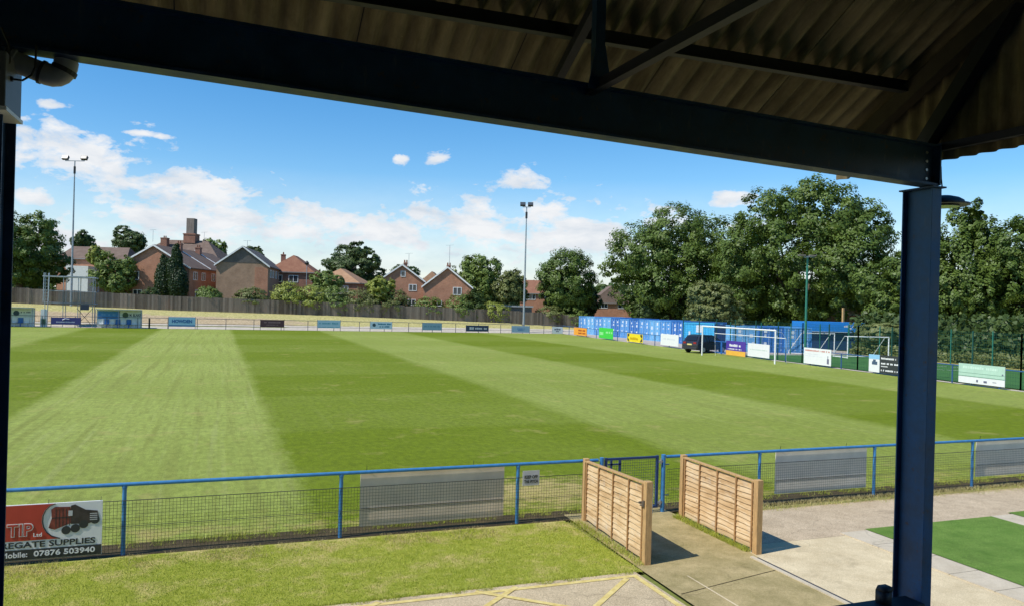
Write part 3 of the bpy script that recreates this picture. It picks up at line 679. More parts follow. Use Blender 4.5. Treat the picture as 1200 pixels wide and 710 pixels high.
# ------------------------------------------------------------------ boards on the near fence
FACE = Matrix.Rotation(rad(90), 4, 'X')       # text standing up, facing -Y
def at(x, y, z): return Matrix.Translation((x, y, z)) @ FACE
B1 = thing('advert_board', 'red and white haulage board with a lorry picture wired to the near fence', 'advert board', (-2.7, 13.13, .07))
m = MB(); m.bb((-4.0, 13.11, .07), (-1.535, 13.14, .88)); put('panel', m, SIGNWHITE, B1)
m = MB(); n_ = 24
red = [(-3.99, .875), (-2.36, .875)]
for i in range(13):
    a = rad(100)+rad(130)*i/12; red.append((-1.95+.52*math.cos(a)*1.0-.0, .60+.30*math.sin(a)))
red += [(-2.25, .365), (-3.99, .365)]
red = [(-3.99, .873), (-2.17, .873), (-2.24, .84), (-2.295, .78), (-2.325, .70), (-2.33, .62), (-2.315, .54), (-2.275, .46), (-2.21, .40), (-2.10, .355), (-3.99, .355)]
m.prism([(x, 13.109, z) for x, z in red], (0, -.003, 0)); put('red_field', m, SIGNRED, B1)
arc = MB(); arc.tube([(x+.012, 13.107, z) for x, z in red[1:10]], .008, 6); put('arc_line', arc, SIGNBLK, B1)
m = MB(); m.bb((-3.99, 13.1055, .075), (-1.537, 13.109, .225)); put('black_band', m, SIGNBLK, B1)
m = MB(); m.bb((-3.4, 13.103, .49), (-2.98, 13.1055, .60)); put('white_bar', m, SIGNWHITE, B1)
text_mesh('& TIP', .195, SIGNWHITE, at(-2.98, 13.1030, .415), parent=B1, width=.55, bold=.05)
text_mesh('& TIP', .175, SIGNRED, at(-2.968, 13.0995, .425), parent=B1, width=.525, bold=.012)
text_mesh('Ltd', .055, SIGNWHITE, at(-2.43, 13.0985, .405), parent=B1, width=.11, bold=.02)
text_mesh('AGGREGATE SUPPLIES', .088, SIGNBLK, at(-3.19, 13.107, .25), parent=B1, width=1.57, bold=.02)
text_mesh('Mobile:', .078, SIGNWHITE, at(-2.83, 13.103, .115), parent=B1, width=.33, bold=.02)
text_mesh('07876 503940', .083, SIGNWHITE, at(-2.42, 13.103, .115), parent=B1, width=.80, bold=.025)
LORRY = M('lorry_picture_red', (.19, .045, .032), .5, .5, 14); LORRYD = M('lorry_picture_dark', (.05, .04, .035), .5, .4, 9)
m = MB()
m.prism([(-2.21, 13.108, .79), (-2.16, 13.108, .825), (-1.96, 13.108, .815), (-1.95, 13.108, .72), (-1.93, 13.108, .58), (-2.16, 13.108, .49), (-2.24, 13.108, .52), (-2.20, 13.108, .66)], (0, -.003, 0)); put('lorry_body', m, LORRY, B1)
m = MB()
m.prism([(-1.955, 13.107, .83), (-1.90, 13.107, .845), (-1.76, 13.107, .76), (-1.60, 13.107, .735), (-1.57, 13.107, .60), (-1.72, 13.107, .55), (-1.95, 13.107, .56)], (0, -.003, 0)); put('lorry_cab', m, LORRYD, B1)
for x, z in ((-2.01, .47), (-1.89, .49), (-1.78, .545), (-1.63, .60)):
    m = MB(); m.tube([(x, 13.109, z), (x, 13.1035, z)], .062, 14); put('lorry_wheel', m, SIGNBLK, B1)
m = MB()
for k in range(5): m.bb((-2.15+.045*k, 13.1035, .52+.004*k), (-2.142+.045*k, 13.1049, .79))
m.bb((-2.2, 13.1035, .655), (-1.97, 13.1049, .668)); put('tipper_ribs', m, SIGNBLK, B1)
m = MB()
for k in range(4): m.bb((-1.70, 13.1020, .60+.03*k), (-1.60, 13.1038, .612+.03*k))
put('lorry_grille', m, SIGNGREY, B1)
m = MB(); m.bb((-1.985, 13.1025, .68), (-1.93, 13.1045, .76)); put('lorry_window', m, SIGNGREY, B1)
for x in (-2.25, -1.56):
    m = MB(); m.bar((x, 13.12, .88), (x, 13.16, .93), .006, .006); put('wire_tie', m, CABLE, B1)
def back_board(x0, x1, z0, z1, mat, label):
    t = thing('board_back', label, 'advert board', ((x0+x1)/2, FY+.05, z0), 'blank backs of boards on the near fence')
    m = MB(); m.bb((x0, FY+.045, z0), (x1, FY+.06, z1)); put('panel', m, mat, t)
    m = MB(); m.bar((x0+.1, FY+.05, z1), (x0+.1, FY+.02, z1+.12), .006, .006); m.bar((x1-.6, FY+.05, z1), (x1-.6, FY+.02, z1+.12), .006, .006); put('wire_tie', m, CABLE, t)
    m = MB(); m.bb((x0+.02, FY+.038, (z0+z1)/2-.16), (x1-.02, FY+.0445, (z0+z1)/2-.152)); put('seam', m, SIGNBLK, t)
back_board(2.36, 4.97, .15, 1.07, BACKBOARD, 'tan blank back of a board on the fence left of the gate')
back_board(11.05, 13.52, .17, 1.06, BACKBOARD2, 'grey blank back of a board on the fence between gate and column')
back_board(16.88, 19.4, .22, 1.07, BACKBOARD2, 'grey blank board back on the fence at the right edge')
K = thing('warning_sign', 'small grey keep off sign wired to the near fence mesh', 'sign', (5.45, 13.13, .7))
m = MB(); m.bb((5.29, 13.135, .70), (5.62, 13.143, .97)); put('plate', m, SIGNGREY, K)
text_mesh('KEEP OFF', .062, SIGNBLK, at(5.455, 13.1335, .825), parent=K, width=.26, bold=.03, xal='CENTER')
text_mesh('THE PITCH', .058, SIGNBLK, at(5.455, 13.1335, .745), parent=K, width=.27, bold=.03, xal='CENTER')

# ------------------------------------------------------------------ far rail and boards
FARY = 100.2
FR = thing('far_rail', 'thin dark post and rail fence along the far touchline', 'fence', (10, FARY, 0))
FRM = M('brown_blue_rail', (.10, .10, .12), .6, .2, 2)
r = MB(); r.tube([(-45, FARY, 1.32), (railX(100)+.2, FARY, 1.2)], .035, 6); put('rail', r, FRM, FR)
r = MB(); r.tube([(-45, FARY, .42), (railX(100)+.2, FARY, .42)], .018, 5); put('lower_rail', r, FRM, FR)
x = -44.0
while x < 46:
    p = MB(); p.tube([(x, FARY, -.05), (x, FARY, 1.33-.0013*(x+45))], .04, 6); put('post', p, FRM, FR); x += 3.22
def dashes(mb, x0, x1, z, h, y, seed, gap=.35):
    random.seed(seed); x = x0
    while x < x1:
        w_ = random.uniform(.5, 1.1)*h; mb.bb((x, y-.003, z), (min(x+w_, x1), y, z+h*random.uniform(.75, 1))); x += w_+h*gap*(3 if random.random() < .18 else .5)
def far_board(x0, x1, z0, z1, mat, label, deco=None):
    t = thing('advert_board', label, 'advert board', ((x0+x1)/2, FARY-.08, z0), 'advert boards along the far rail')
    m = MB(); m.bb((x0, FARY-.09, z0), (x1, FARY-.06, z1)); put('panel', m, mat, t)
    fr_ = MB()
    for x in (x0, x1): fr_.bb((x-.03, FARY-.07, 0), (x+.03, FARY-.045, z1+.05))
    put('board_posts', fr_, FRM, t)
    if deco: deco(t, x0, x1, z0, z1, FARY-.0905)
    return t
def deco_lines(mat, rows_, seed):
    def f(t, x0, x1, z0, z1, y):
        m = MB(); W_ = x1-x0; H_ = z1-z0
        for k, (a, b, zc, hh_) in enumerate(rows_): dashes(m, x0+W_*a, x0+W_*b, z0+H_*zc, H_*hh_, y, seed+k)
        put('lettering', m, mat, t)
    return f
def deco_howden(t, x0, x1, z0, z1, y):
    m = MB(); m.bb((x0+.02, y-.004, z0), (x1-.02, y, z0+.2)); put('blue_band', m, C('mid_blue', (.06, .16, .32)), t)
    text_mesh('HOWDEN', .42, C('deep_blue', (.02, .10, .28)), at((x0+x1)/2, y-.004, z0+.42), parent=t, width=2.2, bold=.05, xal='CENTER')
pale_blue = C('pale_blue', (.30, .46, .58)); navyp = C('navy', (.03, .045, .09)); 
far_board(-5.28, -2.36, .30, 1.42, C('sky_panel', (.22, .42, .58)), 'sky blue board lettered HOWDEN on the far rail', deco_howden)
far_board(5.05, 7.85, .38, 1.28, C('maroon', (.075, .03, .04)), 'dark maroon board with faint lettering on the far rail', deco_lines(C('dusty_pink', (.22, .13, .14)), [(.15, .85, .55, .2), (.25, .75, .25, .12)], 3))
far_board(11.9, 14.75, .38, 1.36, pale_blue, 'pale blue board with a grey lower strip on the far rail', deco_lines(C('teal', (.09, .28, .38)), [(.08, .92, .5, .2), (.04, .96, .06, .1)], 9))
def deco_motors(t, x0, x1, z0, z1, y):
    m = MB(); m.tube([(x0+.5, y, z0+.5), (x0+.5, y-.006, z0+.5)], .22, 14); put('emblem', m, C('dark_emblem', (.03, .06, .08)), t)
    m = MB(); dashes(m, x0+1.0, x1-.15, z0+.55, .2, y, 21, .25); dashes(m, x0+1.2, x1-.35, z0+.22, .18, y, 22, .25); put('lettering', m, C('teal_dark', (.03, .16, .25)), t)
far_board(18.55, 21.4, .35, 1.28, C('ice_blue', (.42, .55, .66)), 'ice blue board with a round dark emblem on the far rail', deco_motors)
far_board(25.45, 28.1, .28, 1.22, C('slate_blue', (.20, .33, .42)), 'slate blue board with faded lettering on the far rail', deco_lines(C('slate_dark', (.11, .22, .30)), [(.1, .9, .45, .2)], 31))
far_board(31.5, 34.7, .20, 1.02, navyp, 'navy board with white lettering on the far rail', deco_lines(C('off_white', (.5, .52, .55)), [(.15, .34, .3, .45), (.4, .92, .35, .3)], 33))
far_board(38.1, 40.75, .12, 1.05, C('grey_blue', (.26, .38, .52)), 'grey blue board in front of the middle floodlight', deco_lines(C('royal', (.05, .16, .38)), [(.3, .75, .5, .14), (.35, .7, .3, .12)], 35))
far_board(44.2, 45.8, .05, 1.02, SIGNWHITE, 'small white board with grey lettering at the far corner', deco_lines(C('dark_grey', (.14, .15, .18)), [(.2, .8, .5, .28), (.35, .65, .25, .18)], 37))
# dugouts
def dugout(x0, w_, label, panels):
    t = thing('dugout', label, 'dugout', (x0+w_/2, FARY+.7, 0), 'dugouts beside the far halfway line')
    y0, y1 = FARY-.35, FARY+1.0; h_ = 2.12
    s = MB(); s.bb((x0, y1-.05, .0), (x0+w_, y1, h_-.02)); put('back_panel', s, SIGNWHITE, t)
    s = MB(); s.prism([(x0, y0, h_), (x0, y1, h_-.06), (x0, y1, h_), (x0, y0, h_+.06)], (w_, 0, 0)); put('roof', s, C('clear_roof', (.45, .5, .55)), t)
    for x in (x0, x0+w_/2, x0+w_):
        s = MB(); s.bb((x-.03, y0, 0), (x+.03, y0+.06, h_)); s.bb((x-.02, y1-.05, 0), (x+.02, y1+.02, h_)); s.bb((x-.01, y0, .5), (x+.01, y1, .54)); put('frame', s, C('frame_grey', (.16, .19, .24)), t)
    for k, (a, b, mat) in enumerate(panels):
        s = MB(); s.bb((x0+w_*a, y1-.075, 1.05), (x0+w_*b, y1-.055, 1.95)); put('name_panel', s, mat, t)
    k = 0; x = x0+.45
    while x < x0+w_-.3:
        s = MB(); s.bb((x-.24, y1-.5, .42), (x+.24, y1-.1, .48)); s.bb((x-.24, y1-.14, .45), (x+.24, y1-.09, 1.0)); s.bb((x-.05, y1-.3, 0), (x+.05, y1-.2, .42)); put('seat', s, C('seat_blue', (.04, .16, .42)) if k % 2 else SIGNWHITE, t); x += .58; k += 1
    return t, y1-.076
BLUE_P = C('club_blue', (.05, .22, .55))
t, yy = dugout(-12.95, 4.72, 'double dugout with blue and white back panels right of the scaffold', [(.02, .49, BLUE_P), (.51, .99, C('cream_panel', (.62, .66, .6)))])
m = MB(); m.tube([(-9.98, yy, 1.5), (-9.98, yy-.01, 1.5)], .33, 14); put('emblem', m, C('tree_emblem', (.06, .10, .05)), t)
text_mesh('M. BLAKE', .34, C('deep_grey', (.05, .06, .08)), at(-9.55, yy-.003, 1.34), parent=t, width=1.2, bold=.03)
m = MB(); dashes(m, -12.5, -11.0, 1.4, .28, yy-.003, 44); put('lettering', m, C('pale_ink', (.12, .32, .62)), t)
t, yy = dugout(-23.9, 4.7, 'double dugout with pale panels half behind the left column', [(.02, .49, BLUE_P), (.51, .99, C('cream_panel', (.62, .66, .6)))])
m = MB(); m.tube([(-21.0, yy, 1.5), (-21.0, yy-.01, 1.5)], .3, 14); put('emblem', m, C('dark_emblem', (.03, .06, .08)), t)
m = MB(); dashes(m, -20.55, -19.6, 1.55, .15, yy-.003, 45); put('lettering', m, C('deep_grey', (.05, .06, .08)), t)
# purple board below the scaffold
def deco_purple(t, x0, x1, z0, z1, y):
    m = MB(); m.tube([(x0+1.1, y, z0+.5), (x0+1.4, y, z0+.66), (x0+1.8, y, z0+.6)], .05, 5); dashes(m, x0+.5, x1-.6, z0+.22, .14, y, 50); put('lettering', m, C('pale_lilac', (.45, .45, .6)), t)
far_board(-17.4, -14.45, .35, 1.15, C('indigo', (.045, .045, .19)), 'indigo board with white lettering below the scaffold', deco_purple)
m = MB(); m.tube([(-7.35, FARY, -.05), (-7.35, FARY, 1.22)], .10, 10)
solo('marker_post', m, C('brown_black', (.035, .028, .025)), 'short dark post by the far rail beside the double dugout', 'post', (-7.35, FARY, 0))
# scaffold viewing tower
SC = thing('scaffold_tower', 'tall grey scaffold tower with ladder and netting behind the far rail', 'scaffold', (-15.9, 101.5, 0))
for x in (-18.2, -16.4, -14.9, -13.4):
    for y in (101.0, 102.6):
        m = MB(); m.tube([(x, y, 0), (x, y, 5.75 if x > -18 else 6.1)], .045, 6); put('standard', m, GALV_D, SC)
for z in (5.7, 4.1, 2.75):
    for y in (101.0, 102.6):
        m = MB(); m.tube([(-18.5, y, z), (-13.1, y, z-.05)], .04 if z < 5 else .07, 6); put('ledger', m, GALV_D, SC)
m = MB(); m.bb((-18.3, 100.95, 5.72), (-13.3, 102.7, 5.8)); put('roof_deck', m, GALV_D, SC)
m = MB(); m.bb((-16.9, 100.9, 2.6), (-13.3, 102.65, 2.7)); put('platform', m, C('board_grey', (.12, .12, .11)), SC)
m = MB()
for i in range(34): m.bb((-16.9+i*.105, 100.93, 2.7), (-16.88+i*.105, 100.95, 4.1))
for j in range(14): m.bb((-16.9, 100.93, 2.72+j*.1), (-13.4, 100.945, 2.74+j*.1))
put('netting', m, C('grey_net', (.12, .15, .16)), SC)
m = MB()
for x in (-18.35, -17.85): m.tube([(x, 100.8, 2.9), (x, 101.0, 6.1)], .045, 6)
for j in range(8): m.bar((-18.35, 100.83+.026*j, 3.1+.36*j), (-17.85, 100.83+.026*j, 3.1+.36*j), .04, .04)
put('ladder', m, GALV, SC)
m = MB(); m.bar((-15, 100.95, 2.2), (-13.4, 100.95, .2), .05, .05); m.bar((-13.4, 100.98, 2.2), (-15, 100.98, .2), .05, .05); put('cross_brace', m, C('brace_brown', (.07, .05, .04)), SC)
m = MB(); m.bb((-14.6, 100.85, 2.0), (-13.75, 100.95, 2.6)); put('dark_panel', m, C('panel_ink', (.03, .04, .07)), SC)
t = thing('utility_cabinet', 'white cabinet with a green lower door beside the scaffold', 'cabinet', (-18.3, 101.2, 0))
m = MB(); m.bb((-18.6, 101, 1.0), (-18.0, 101.4, 2.0)); put('upper_box', m, WHITE, t); m = MB(); m.bb((-18.62, 100.98, 0), (-17.98, 101.42, .99)); put('lower_box', m, C('cab_white', (.6, .62, .6)), t); m = MB(); m.bb((-18.5, 100.96, .3), (-18.1, 100.979, .9)); put('door', m, C('cab_green', (.03, .12, .06)), t)
# ------------------------------------------------------------------ floodlights
def floodlight(base, h_, label, arm, mat, r0_=.14, r1_=.07, n_=2):
    t = thing('floodlight', label, 'floodlight', base)
    x, y, z = base
    m = MB(); m.tube([(x, y, z-.1), (x, y, z+h_*.5), (x, y, z+h_-1.3), (x, y, z+h_)], [r0_, (r0_+r1_)/2, r1_, r1_], 10); put('pole', m, mat, t, smooth=True)
    m = MB(); m.tube([(x, y, z+h_-1.6), (x, y, z+h_-.7)], r1_*1.9, 10); put('collar', m, LAMPBLK, t)
    m = MB(); m.bar((x-arm*.9, y+arm*.4, z+h_), (x+arm*.9, y-arm*.4, z+h_), .09, .09); put('cross_arm', m, GALV_D, t)
    for s in (-1, 1):
        mm = Matrix.Rotation(rad(-20.8), 3, 'Z') @ Matrix.Rotation(rad(-30), 3, 'X')
        c_ = Vector((x+s*arm*.9, y-s*arm*.4, z+h_+.38))
        m = MB(); m.box(c_, (.75, .35, .5), m=mm); hd_ = put('lamp_head', m, LAMPBLK, t)
        m = MB(); m.box(c_+mm @ Vector((0, -.182, 0)), (.66, .012, .42), m=mm); put('lamp_glass', m, LAMPGLASS, hd_)
        m = MB(); m.bar((c_.x, c_.y, z+h_), (c_.x, c_.y, z+h_+.25), .08, .08); put('yoke', m, GALV_D, t)
    return t
b = PD(83, 366, 98); floodlight((b.x, b.y, 1.2), PD(90, 189, 98).z-1.2, 'tall grey floodlight pole behind the scaffold at left', 1.25, GALV_D)
b = PD(613.5, 381, 109.5); floodlight((b.x, b.y, .25), PD(619, 243, 109.5).z-.25, 'tall pale floodlight pole in the middle of the far side', .55, GALV, .16, .08)
t = thing('floodlight', 'green floodlight pole with a flat head behind the right rail', 'floodlight', (42.72, 48.2, 0))
m = MB(); m.tube([(42.72, 48.2, 0), (42.72, 48.2, 8.2)], [.105, .075], 10); put('pole', m, GREENPOLE, t, smooth=True)
m = MB(); m.box((42.6, 48.2, 8.25), (.25, .25, .12)); m.bar((42.05, 48.3, 8.3), (43.3, 48.1, 8.25), .05, .05); put('cross_arm', m, GALV_D, t)
for s in (-.5, .45):
    m = MB(); m.box((42.7+s, 48.2-.1*s, 8.36), (.5, .34, .1), rad(-20)); put('lamp_head', m, C('lamp_brown', (.16, .14, .12)), t)
b = PD(685, 372, 150); t = thing('lamp_column', 'thin grey lamp column behind the far corner', 'lamp post', (b.x, b.y, 0)); m = MB(); m.tube([(b.x, b.y, 0), (b.x, b.y, PD(685, 342, 150).z)], .09, 6); put('pole', m, GALV_D, t); m = MB(); m.box((b.x-.3, b.y, PD(685, 342, 150).z), (.9, .3, .15)); put('lamp_head', m, GALV_D, t)
b = PD(359, 336, 122); zt = PD(359, 310, 122).z; t = thing('street_lamp', 'street lamp with a dark lantern between the houses', 'street lamp', (b.x, b.y, 2)); m = MB(); m.tube([(b.x, b.y, 1.5), (b.x, b.y, zt)], .07, 6); put('pole', m, GALV_D, t); m = MB(); m.tube([(b.x, b.y, zt-.1), (b.x, b.y, zt+.2), (b.x, b.y, zt+.55)], [.2, .38, .06], 8); put('lantern', m, LAMPBLK, t)

# ------------------------------------------------------------------ timber fence on the bank
TF = thing('timber_fence', 'long weathered close-board fence along the top of the bank', 'fence', (14, 112, 1.5))
random.seed(3); m = MB(); x = -62.0
while x < 56:
    w_ = random.uniform(.14, .17); z = zb(x); step = math.floor(x/1.83)*1.83; zt = zb(step)+random.uniform(1.96, 2.0)+.10*math.sin(step*1.7)*math.sin(step*.31)
    m.bb((x, 111.98+random.uniform(-.008, .008), z-.2), (x+w_-.012, 112.02, zt)); x += w_
put('close_boards', m, PLANK, TF)
x = -62.2
while x < 56:
    p = MB(); p.bb((x-.05, 111.92, zb(x)-.2), (x+.05, 111.975, zb(x)+2.0)); put('post', p, PLANK, TF); x += 3.66

# ------------------------------------------------------------------ houses
def house(name, label, loc, rz, W, D, He, Hr, roofmat, wallmat, kind='gable', ov=.3, wins=(), chim=(), barge=WHITE, hip=None, upper=None, aerial=()):
    t = thing(name, label, 'house', loc, 'houses beyond the timber fence', rz, True)
    x0, x1 = -W/2, W/2
    m = MB()
    if kind == 'gable':
        m.prism([(x0, 0, -1), (x1, 0, -1), (x1, 0, He), (0, 0, Hr), (x0, 0, He)], (0, D, 0))
    else: m.bb((x0, 0, -1), (x1, D, He))
    put('wall', m, wallmat, t)
    k = (Hr-He)/(W/2); th = .16
    rf = MB()
    if kind == 'gable':
        for s in (-1, 1):
            xe = s*(W/2+ov); ze = He-ov*k
            rf.prism([(0, -ov, Hr+.02), (xe, -ov, ze+.02), (xe, -ov, ze+.02+th), (0, -ov, Hr+.02+th)], (0, D+2*ov, 0))
    else:
        h_ = hip if hip is not None else W/2
        a = [(x0-ov, -ov, He), (x1+ov, -ov, He), (x1+ov, D+ov, He), (x0-ov, D+ov, He)]
        if W >= D: rd = [(x0+h_, D/2, Hr), (x1-h_, D/2, Hr)]; fs = [(0, 1, 5, 4), (1, 2, 5), (2, 3, 4, 5), (3, 0, 4), (3, 2, 1, 0)]
        else: rd = [(0, h_, Hr), (0, D-h_, Hr)]; fs = [(0, 1, 4), (1, 2, 5, 4), (2, 3, 5), (3, 0, 4, 5), (3, 2, 1, 0)]
        rf.add(a+rd, fs); 
    ro = put('roof', rf, roofmat, t)
    if kind == 'gable' and barge:
        for s in (-1, 1):
            b_ = MB(); b_.prism([(0, -ov-.04, Hr-.06), (s*(W/2+ov), -ov-.04, He-ov*k-.06), (s*(W/2+ov), -ov-.04, He-ov*k+.2), (0, -ov-.04, Hr+.2)], (0, .035, 0)); put('bargeboard', b_, barge, ro)
    if kind != 'gable':
        b_ = MB(); b_.bb((x0-ov-.02, -ov-.06, He-.14), (x1+ov+.02, -ov-.01, He+.02)); b_.bb((x1+ov+.01, -ov-.06, He-.14), (x1+ov+.06, D+ov, He+.02)); put('gutter', b_, C('gutter', (.25, .24, .23)), ro)
    if upper is not None:
        b_ = MB(); zt = upper; hw = (Hr-zt)/k
        b_.prism([(-hw, -.03, zt), (hw, -.03, zt), (0, -.03, Hr)], (0, .025, 0)); put('tile_hanging', b_, TILE_GREY, t)
    for (face, u, v, ww, hh_) in wins:
        fr_ = MB(); pn = MB()
        def slab(mb, a0, a1, b0, b1, d0, d1):
            if face == 'front': mb.bb((a0, -d1, b0), (a1, -d0, b1))
            elif face == 'right': mb.bb((x1+d0, a0, b0), (x1+d1, a1, b1))
            else: mb.bb((x0-d1, a0, b0), (x0-d0, a1, b1))
        e = .09
        slab(fr_, u-ww/2, u+ww/2, v-hh_/2, v-hh_/2+e, .0, .06); slab(fr_, u-ww/2, u+ww/2, v+hh_/2-e, v+hh_/2, .0, .06)
        nm = max(2, round(ww/.7)+1)
        for i in range(nm):
            c_ = u-ww/2+e/2+(ww-e)*i/(nm-1); slab(fr_, c_-e/2, c_+e/2, v-hh_/2+e, v+hh_/2-e, .0, .055)
        fo = put('window', fr_, WHITE_F, t)
        slab(pn, u-ww/2+e*.5, u+ww/2-e*.5, v-hh_/2+e*.5, v+hh_/2-e*.5, .004, .02); put('pane', pn, GLASS, fo)
    for (cx, cy, cz, cw, ch, pots) in chim:
        b_ = MB(); b_.bb((cx-cw/2, cy-cw/2, cz-1.0), (cx+cw/2, cy+cw/2, cz+ch)); b_.bb((cx-cw/2-.06, cy-cw/2-.06, cz+ch-.2), (cx+cw/2+.06, cy+cw/2+.06, cz+ch-.05)); co = put('chimney', b_, BRICK3, ro)
        for i in range(pots):
            p = MB(); px_ = cx+(i-(pots-1)/2)*.35; p.tube([(px_, cy, cz+ch), (px_, cy, cz+ch+.4)], [.13, .10], 8); put('chimney_pot', p, TILE_RED, co)
    for (cx, cy, cz, ch) in aerial:
        b_ = MB(); b_.tube([(cx, cy, cz-.5), (cx, cy, cz+ch)], .03, 5); b_.bar((cx-.6, cy, cz+ch), (cx+.6, cy, cz+ch+.1), .025, .025)
        for i in range(5): b_.bar((cx-.5+.25*i, cy-.2, cz+ch+.02*i), (cx-.5+.25*i, cy+.2, cz+ch+.02*i), .02, .02)
        put('aerial', b_, GALV_D, ro)
    return t
def behind(px, d, Y=113.6):
    return d if px > 690 else max(d, Y/(math.cos(YAW)-math.sin(YAW)*(px-600)/F))
def hpos(xl, xr, d): c_ = PD((xl+xr)/2, 350, d); return c_.x, c_.y, (xr-xl)*d/F
BASE = 2.0
def zat(px, py, d): return PD(px, py, d).z-BASE
# terrace with gable to the pitch (behind the two conifers)
x, y, W_ = hpos(137, 221, 115); He = zat(180, 313, 115); Hr = zat(176, 288, 115)
house('terraced_house', 'long brick terrace end with white bargeboards behind the conifers', (x, y, BASE), -YAW, W_, 22, He, Hr, TILE_BROWN, BRICK,
      wins=[('front', -2.9, He-1.35, 1.6, 1.25), ('front', -2.3, He-3.9, 1.3, 1.0)]+[('right', yv, He-1.15, 1.5, 1.25) for yv in (2.2, 5.3, 9.2, 12.3, 16.2, 19.4)]+[('right', yv, He-3.9, 1.4, 1.5) for yv in (3, 9.5, 16.6)],
      chim=[(.7, 7, Hr-.2, .8, 1.1, 2), (.7, 14.5, Hr-.2, .8, 1.0, 2)])
tr_ = [o for o in bpy.data.objects if o.name == 'terraced_house'][0]; k_ = (Hr-He)/(W_/2)
for yv in (7.3, 14.6):
    b_ = MB(); b_.prism([(0, yv, Hr+.24), (W_/2+.3, yv, He-.3*k_+.24), (W_/2+.3, yv, He-.3*k_+.34), (0, yv, Hr+.34)], (0, .22, 0)); put('verge_strip', b_, WHITE, [o for o in tr_.children if o.name.startswith('roof')][0])
# hip-roofed block behind it, with the tall chimney
x, y, W_ = hpos(150, 256, 148); He = zat(200, 306, 148); Hr = zat(200, 279, 148)
hb = house('large_house', 'large hip-roofed house with a tall square chimney behind the terrace', (x, y, BASE), -YAW, W_, 11, He, Hr, TILE_BROWN, BRICK3, 'hip', hip=4.5, chim=[(-3.3, 3.2, Hr-1.2, 1.2, 1.4, 2)], aerial=[(-6.5, 5, Hr, 1.8), (3.6, 5, Hr, 1.6)])
ro_ = [o for o in hb.children if o.name.startswith('roof')][0]
cxx = (208.5-203)*148/F
b_ = MB(); b_.bb((cxx-1.15, 4.4, Hr-.6), (cxx+1.15, 6.6, Hr+1.3)); b_.bb((cxx-1.25, 4.3, Hr+1.05), (cxx+1.25, 6.7, Hr+1.25)); ch_ = put('chimney', b_, BRICK3, ro_)
b_ = MB(); b_.bb((cxx-.74, 4.7, Hr+1.3), (cxx+.74, 6.3, Hr+4.3)); put('chimney_shaft', b_, M('chimney_render', (.20, .17, .145), .8, .25, 1.5, stretch=(3, 3, .5)), ch_)
# grey-roofed house with tile-hung gable
x, y, W_ = hpos(254, 312, 118); He = zat(283, 311, 118); Hr = zat(279, 289.5, 118)
house('gabled_house', 'brick house with grey tile-hung gable and white bargeboards', (x, y, BASE), rad(-11), W_, 17, He, Hr, TILE_GREY, BRICK2, upper=He+.35,
      wins=[('right', yv, He-1.1, 1.5, 1.2) for yv in (3, 6.0, 9.5, 13.5)], aerial=[(0, 4, Hr, 1.2)])
g3_ = [o for o in bpy.data.objects if o.name == 'gabled_house'][0]; b_ = MB(); b_.bb((W_/2-1.9, -.06, -1), (W_/2+.02, -.002, He-.25)); put('brick_return', b_, BRICK, g3_, label='redder brick strip at the right end of the gable wall')
x, y, W_ = hpos(312, 366, 132); He = zat(345, 319, 132); Hr = zat(335, 298, 132)
house('hipped_house', 'red hip-roofed house with tile-hung walls beside the street lamp', (x, y, BASE), rad(-16), W_, 9.5, He, Hr, TILE_RED, BRICK3, 'hip', hip=2.7,
      wins=[('front', 0.6, He-1.15, 1.6, 1.2), ('front', -1.9, He-1.15, 1.3, 1.2), ('right', 3, He-1.15, 1.2, 1.2)], chim=[(-2.2, 5, Hr-.3, .7, .5, 1)])
x, y, W_ = hpos(366, 420, 132); He = zat(393, 331, 132); Hr = zat(393, 314, 132)
house('bungalow', 'low house with a sunlit orange-brown hipped roof', (x, y, BASE), rad(-25), W_, 8, He, Hr, TILE_ORANGE, BRICK3, 'hip', hip=2.6, wins=[('front', 1.5, He-1.1, 1.4, 1.1)])
x, y, W_ = hpos(445, 496, 122); He = zat(470, 329, 122); Hr = zat(473, 311, 122)
house('gabled_house', 'red brick gable house with a small window high in its gable', (x, y, BASE), -YAW+rad(4), W_, 12, He, Hr, TILE_GREY, BRICK,
      wins=[('front', .15, He+1.05, .75, .9), ('front', 1.7, He-1.05, 1.25, 1.05), ('front', 1.6, He-3.35, 1.25, 1.0)], chim=[(.4, 1.6, Hr-.1, .55, .6, 2)], aerial=[(.8, 3, Hr, 2.0)])
x, y, W_ = hpos(496, 552, 121); He = zat(524, 336, 121); Hr = zat(524, 314, 121)
house('gabled_house', 'red brick gable house with a tall radio mast at its chimney', (x, y, BASE), -YAW, W_, 12, He, Hr, TILE_BROWN, BRICK,
      wins=[('front', 1.55, He-.65, 1.35, 1.2), ('front', -1.2, He-2.6, .8, .9)], chim=[(0, 1.5, Hr-.1, .55, .55, 2)], aerial=[(.05, 1.9, Hr, 3.6)])
x, y, W_ = hpos(490, 520, 140); He = zat(505, 334, 140); Hr = zat(505, 318, 140)
house('background_house', 'tan-roofed house glimpsed between the two red brick gables', (x, y, BASE), -YAW, W_, 6, He, Hr, TILE_ORANGE, BRICK2, 'hip', hip=.4)
x, y, W_ = hpos(610, 660, 150); He = zat(630, 344, 150); Hr = zat(630, 328, 150)
house('background_house', 'brown-roofed brick house behind the middle floodlight pole', (x, y, BASE), -YAW, W_, 7, He, Hr, TILE_RED, BRICK, 'hip', hip=.5, wins=[('front', -2.2, He-.7, 1.9, 1.1), ('front', 1.5, He-.7, 1.9, 1.1)])
x, y, W_ = hpos(694, 740, 150); He = zat(715, 355, 150); Hr = zat(715, 335, 150)
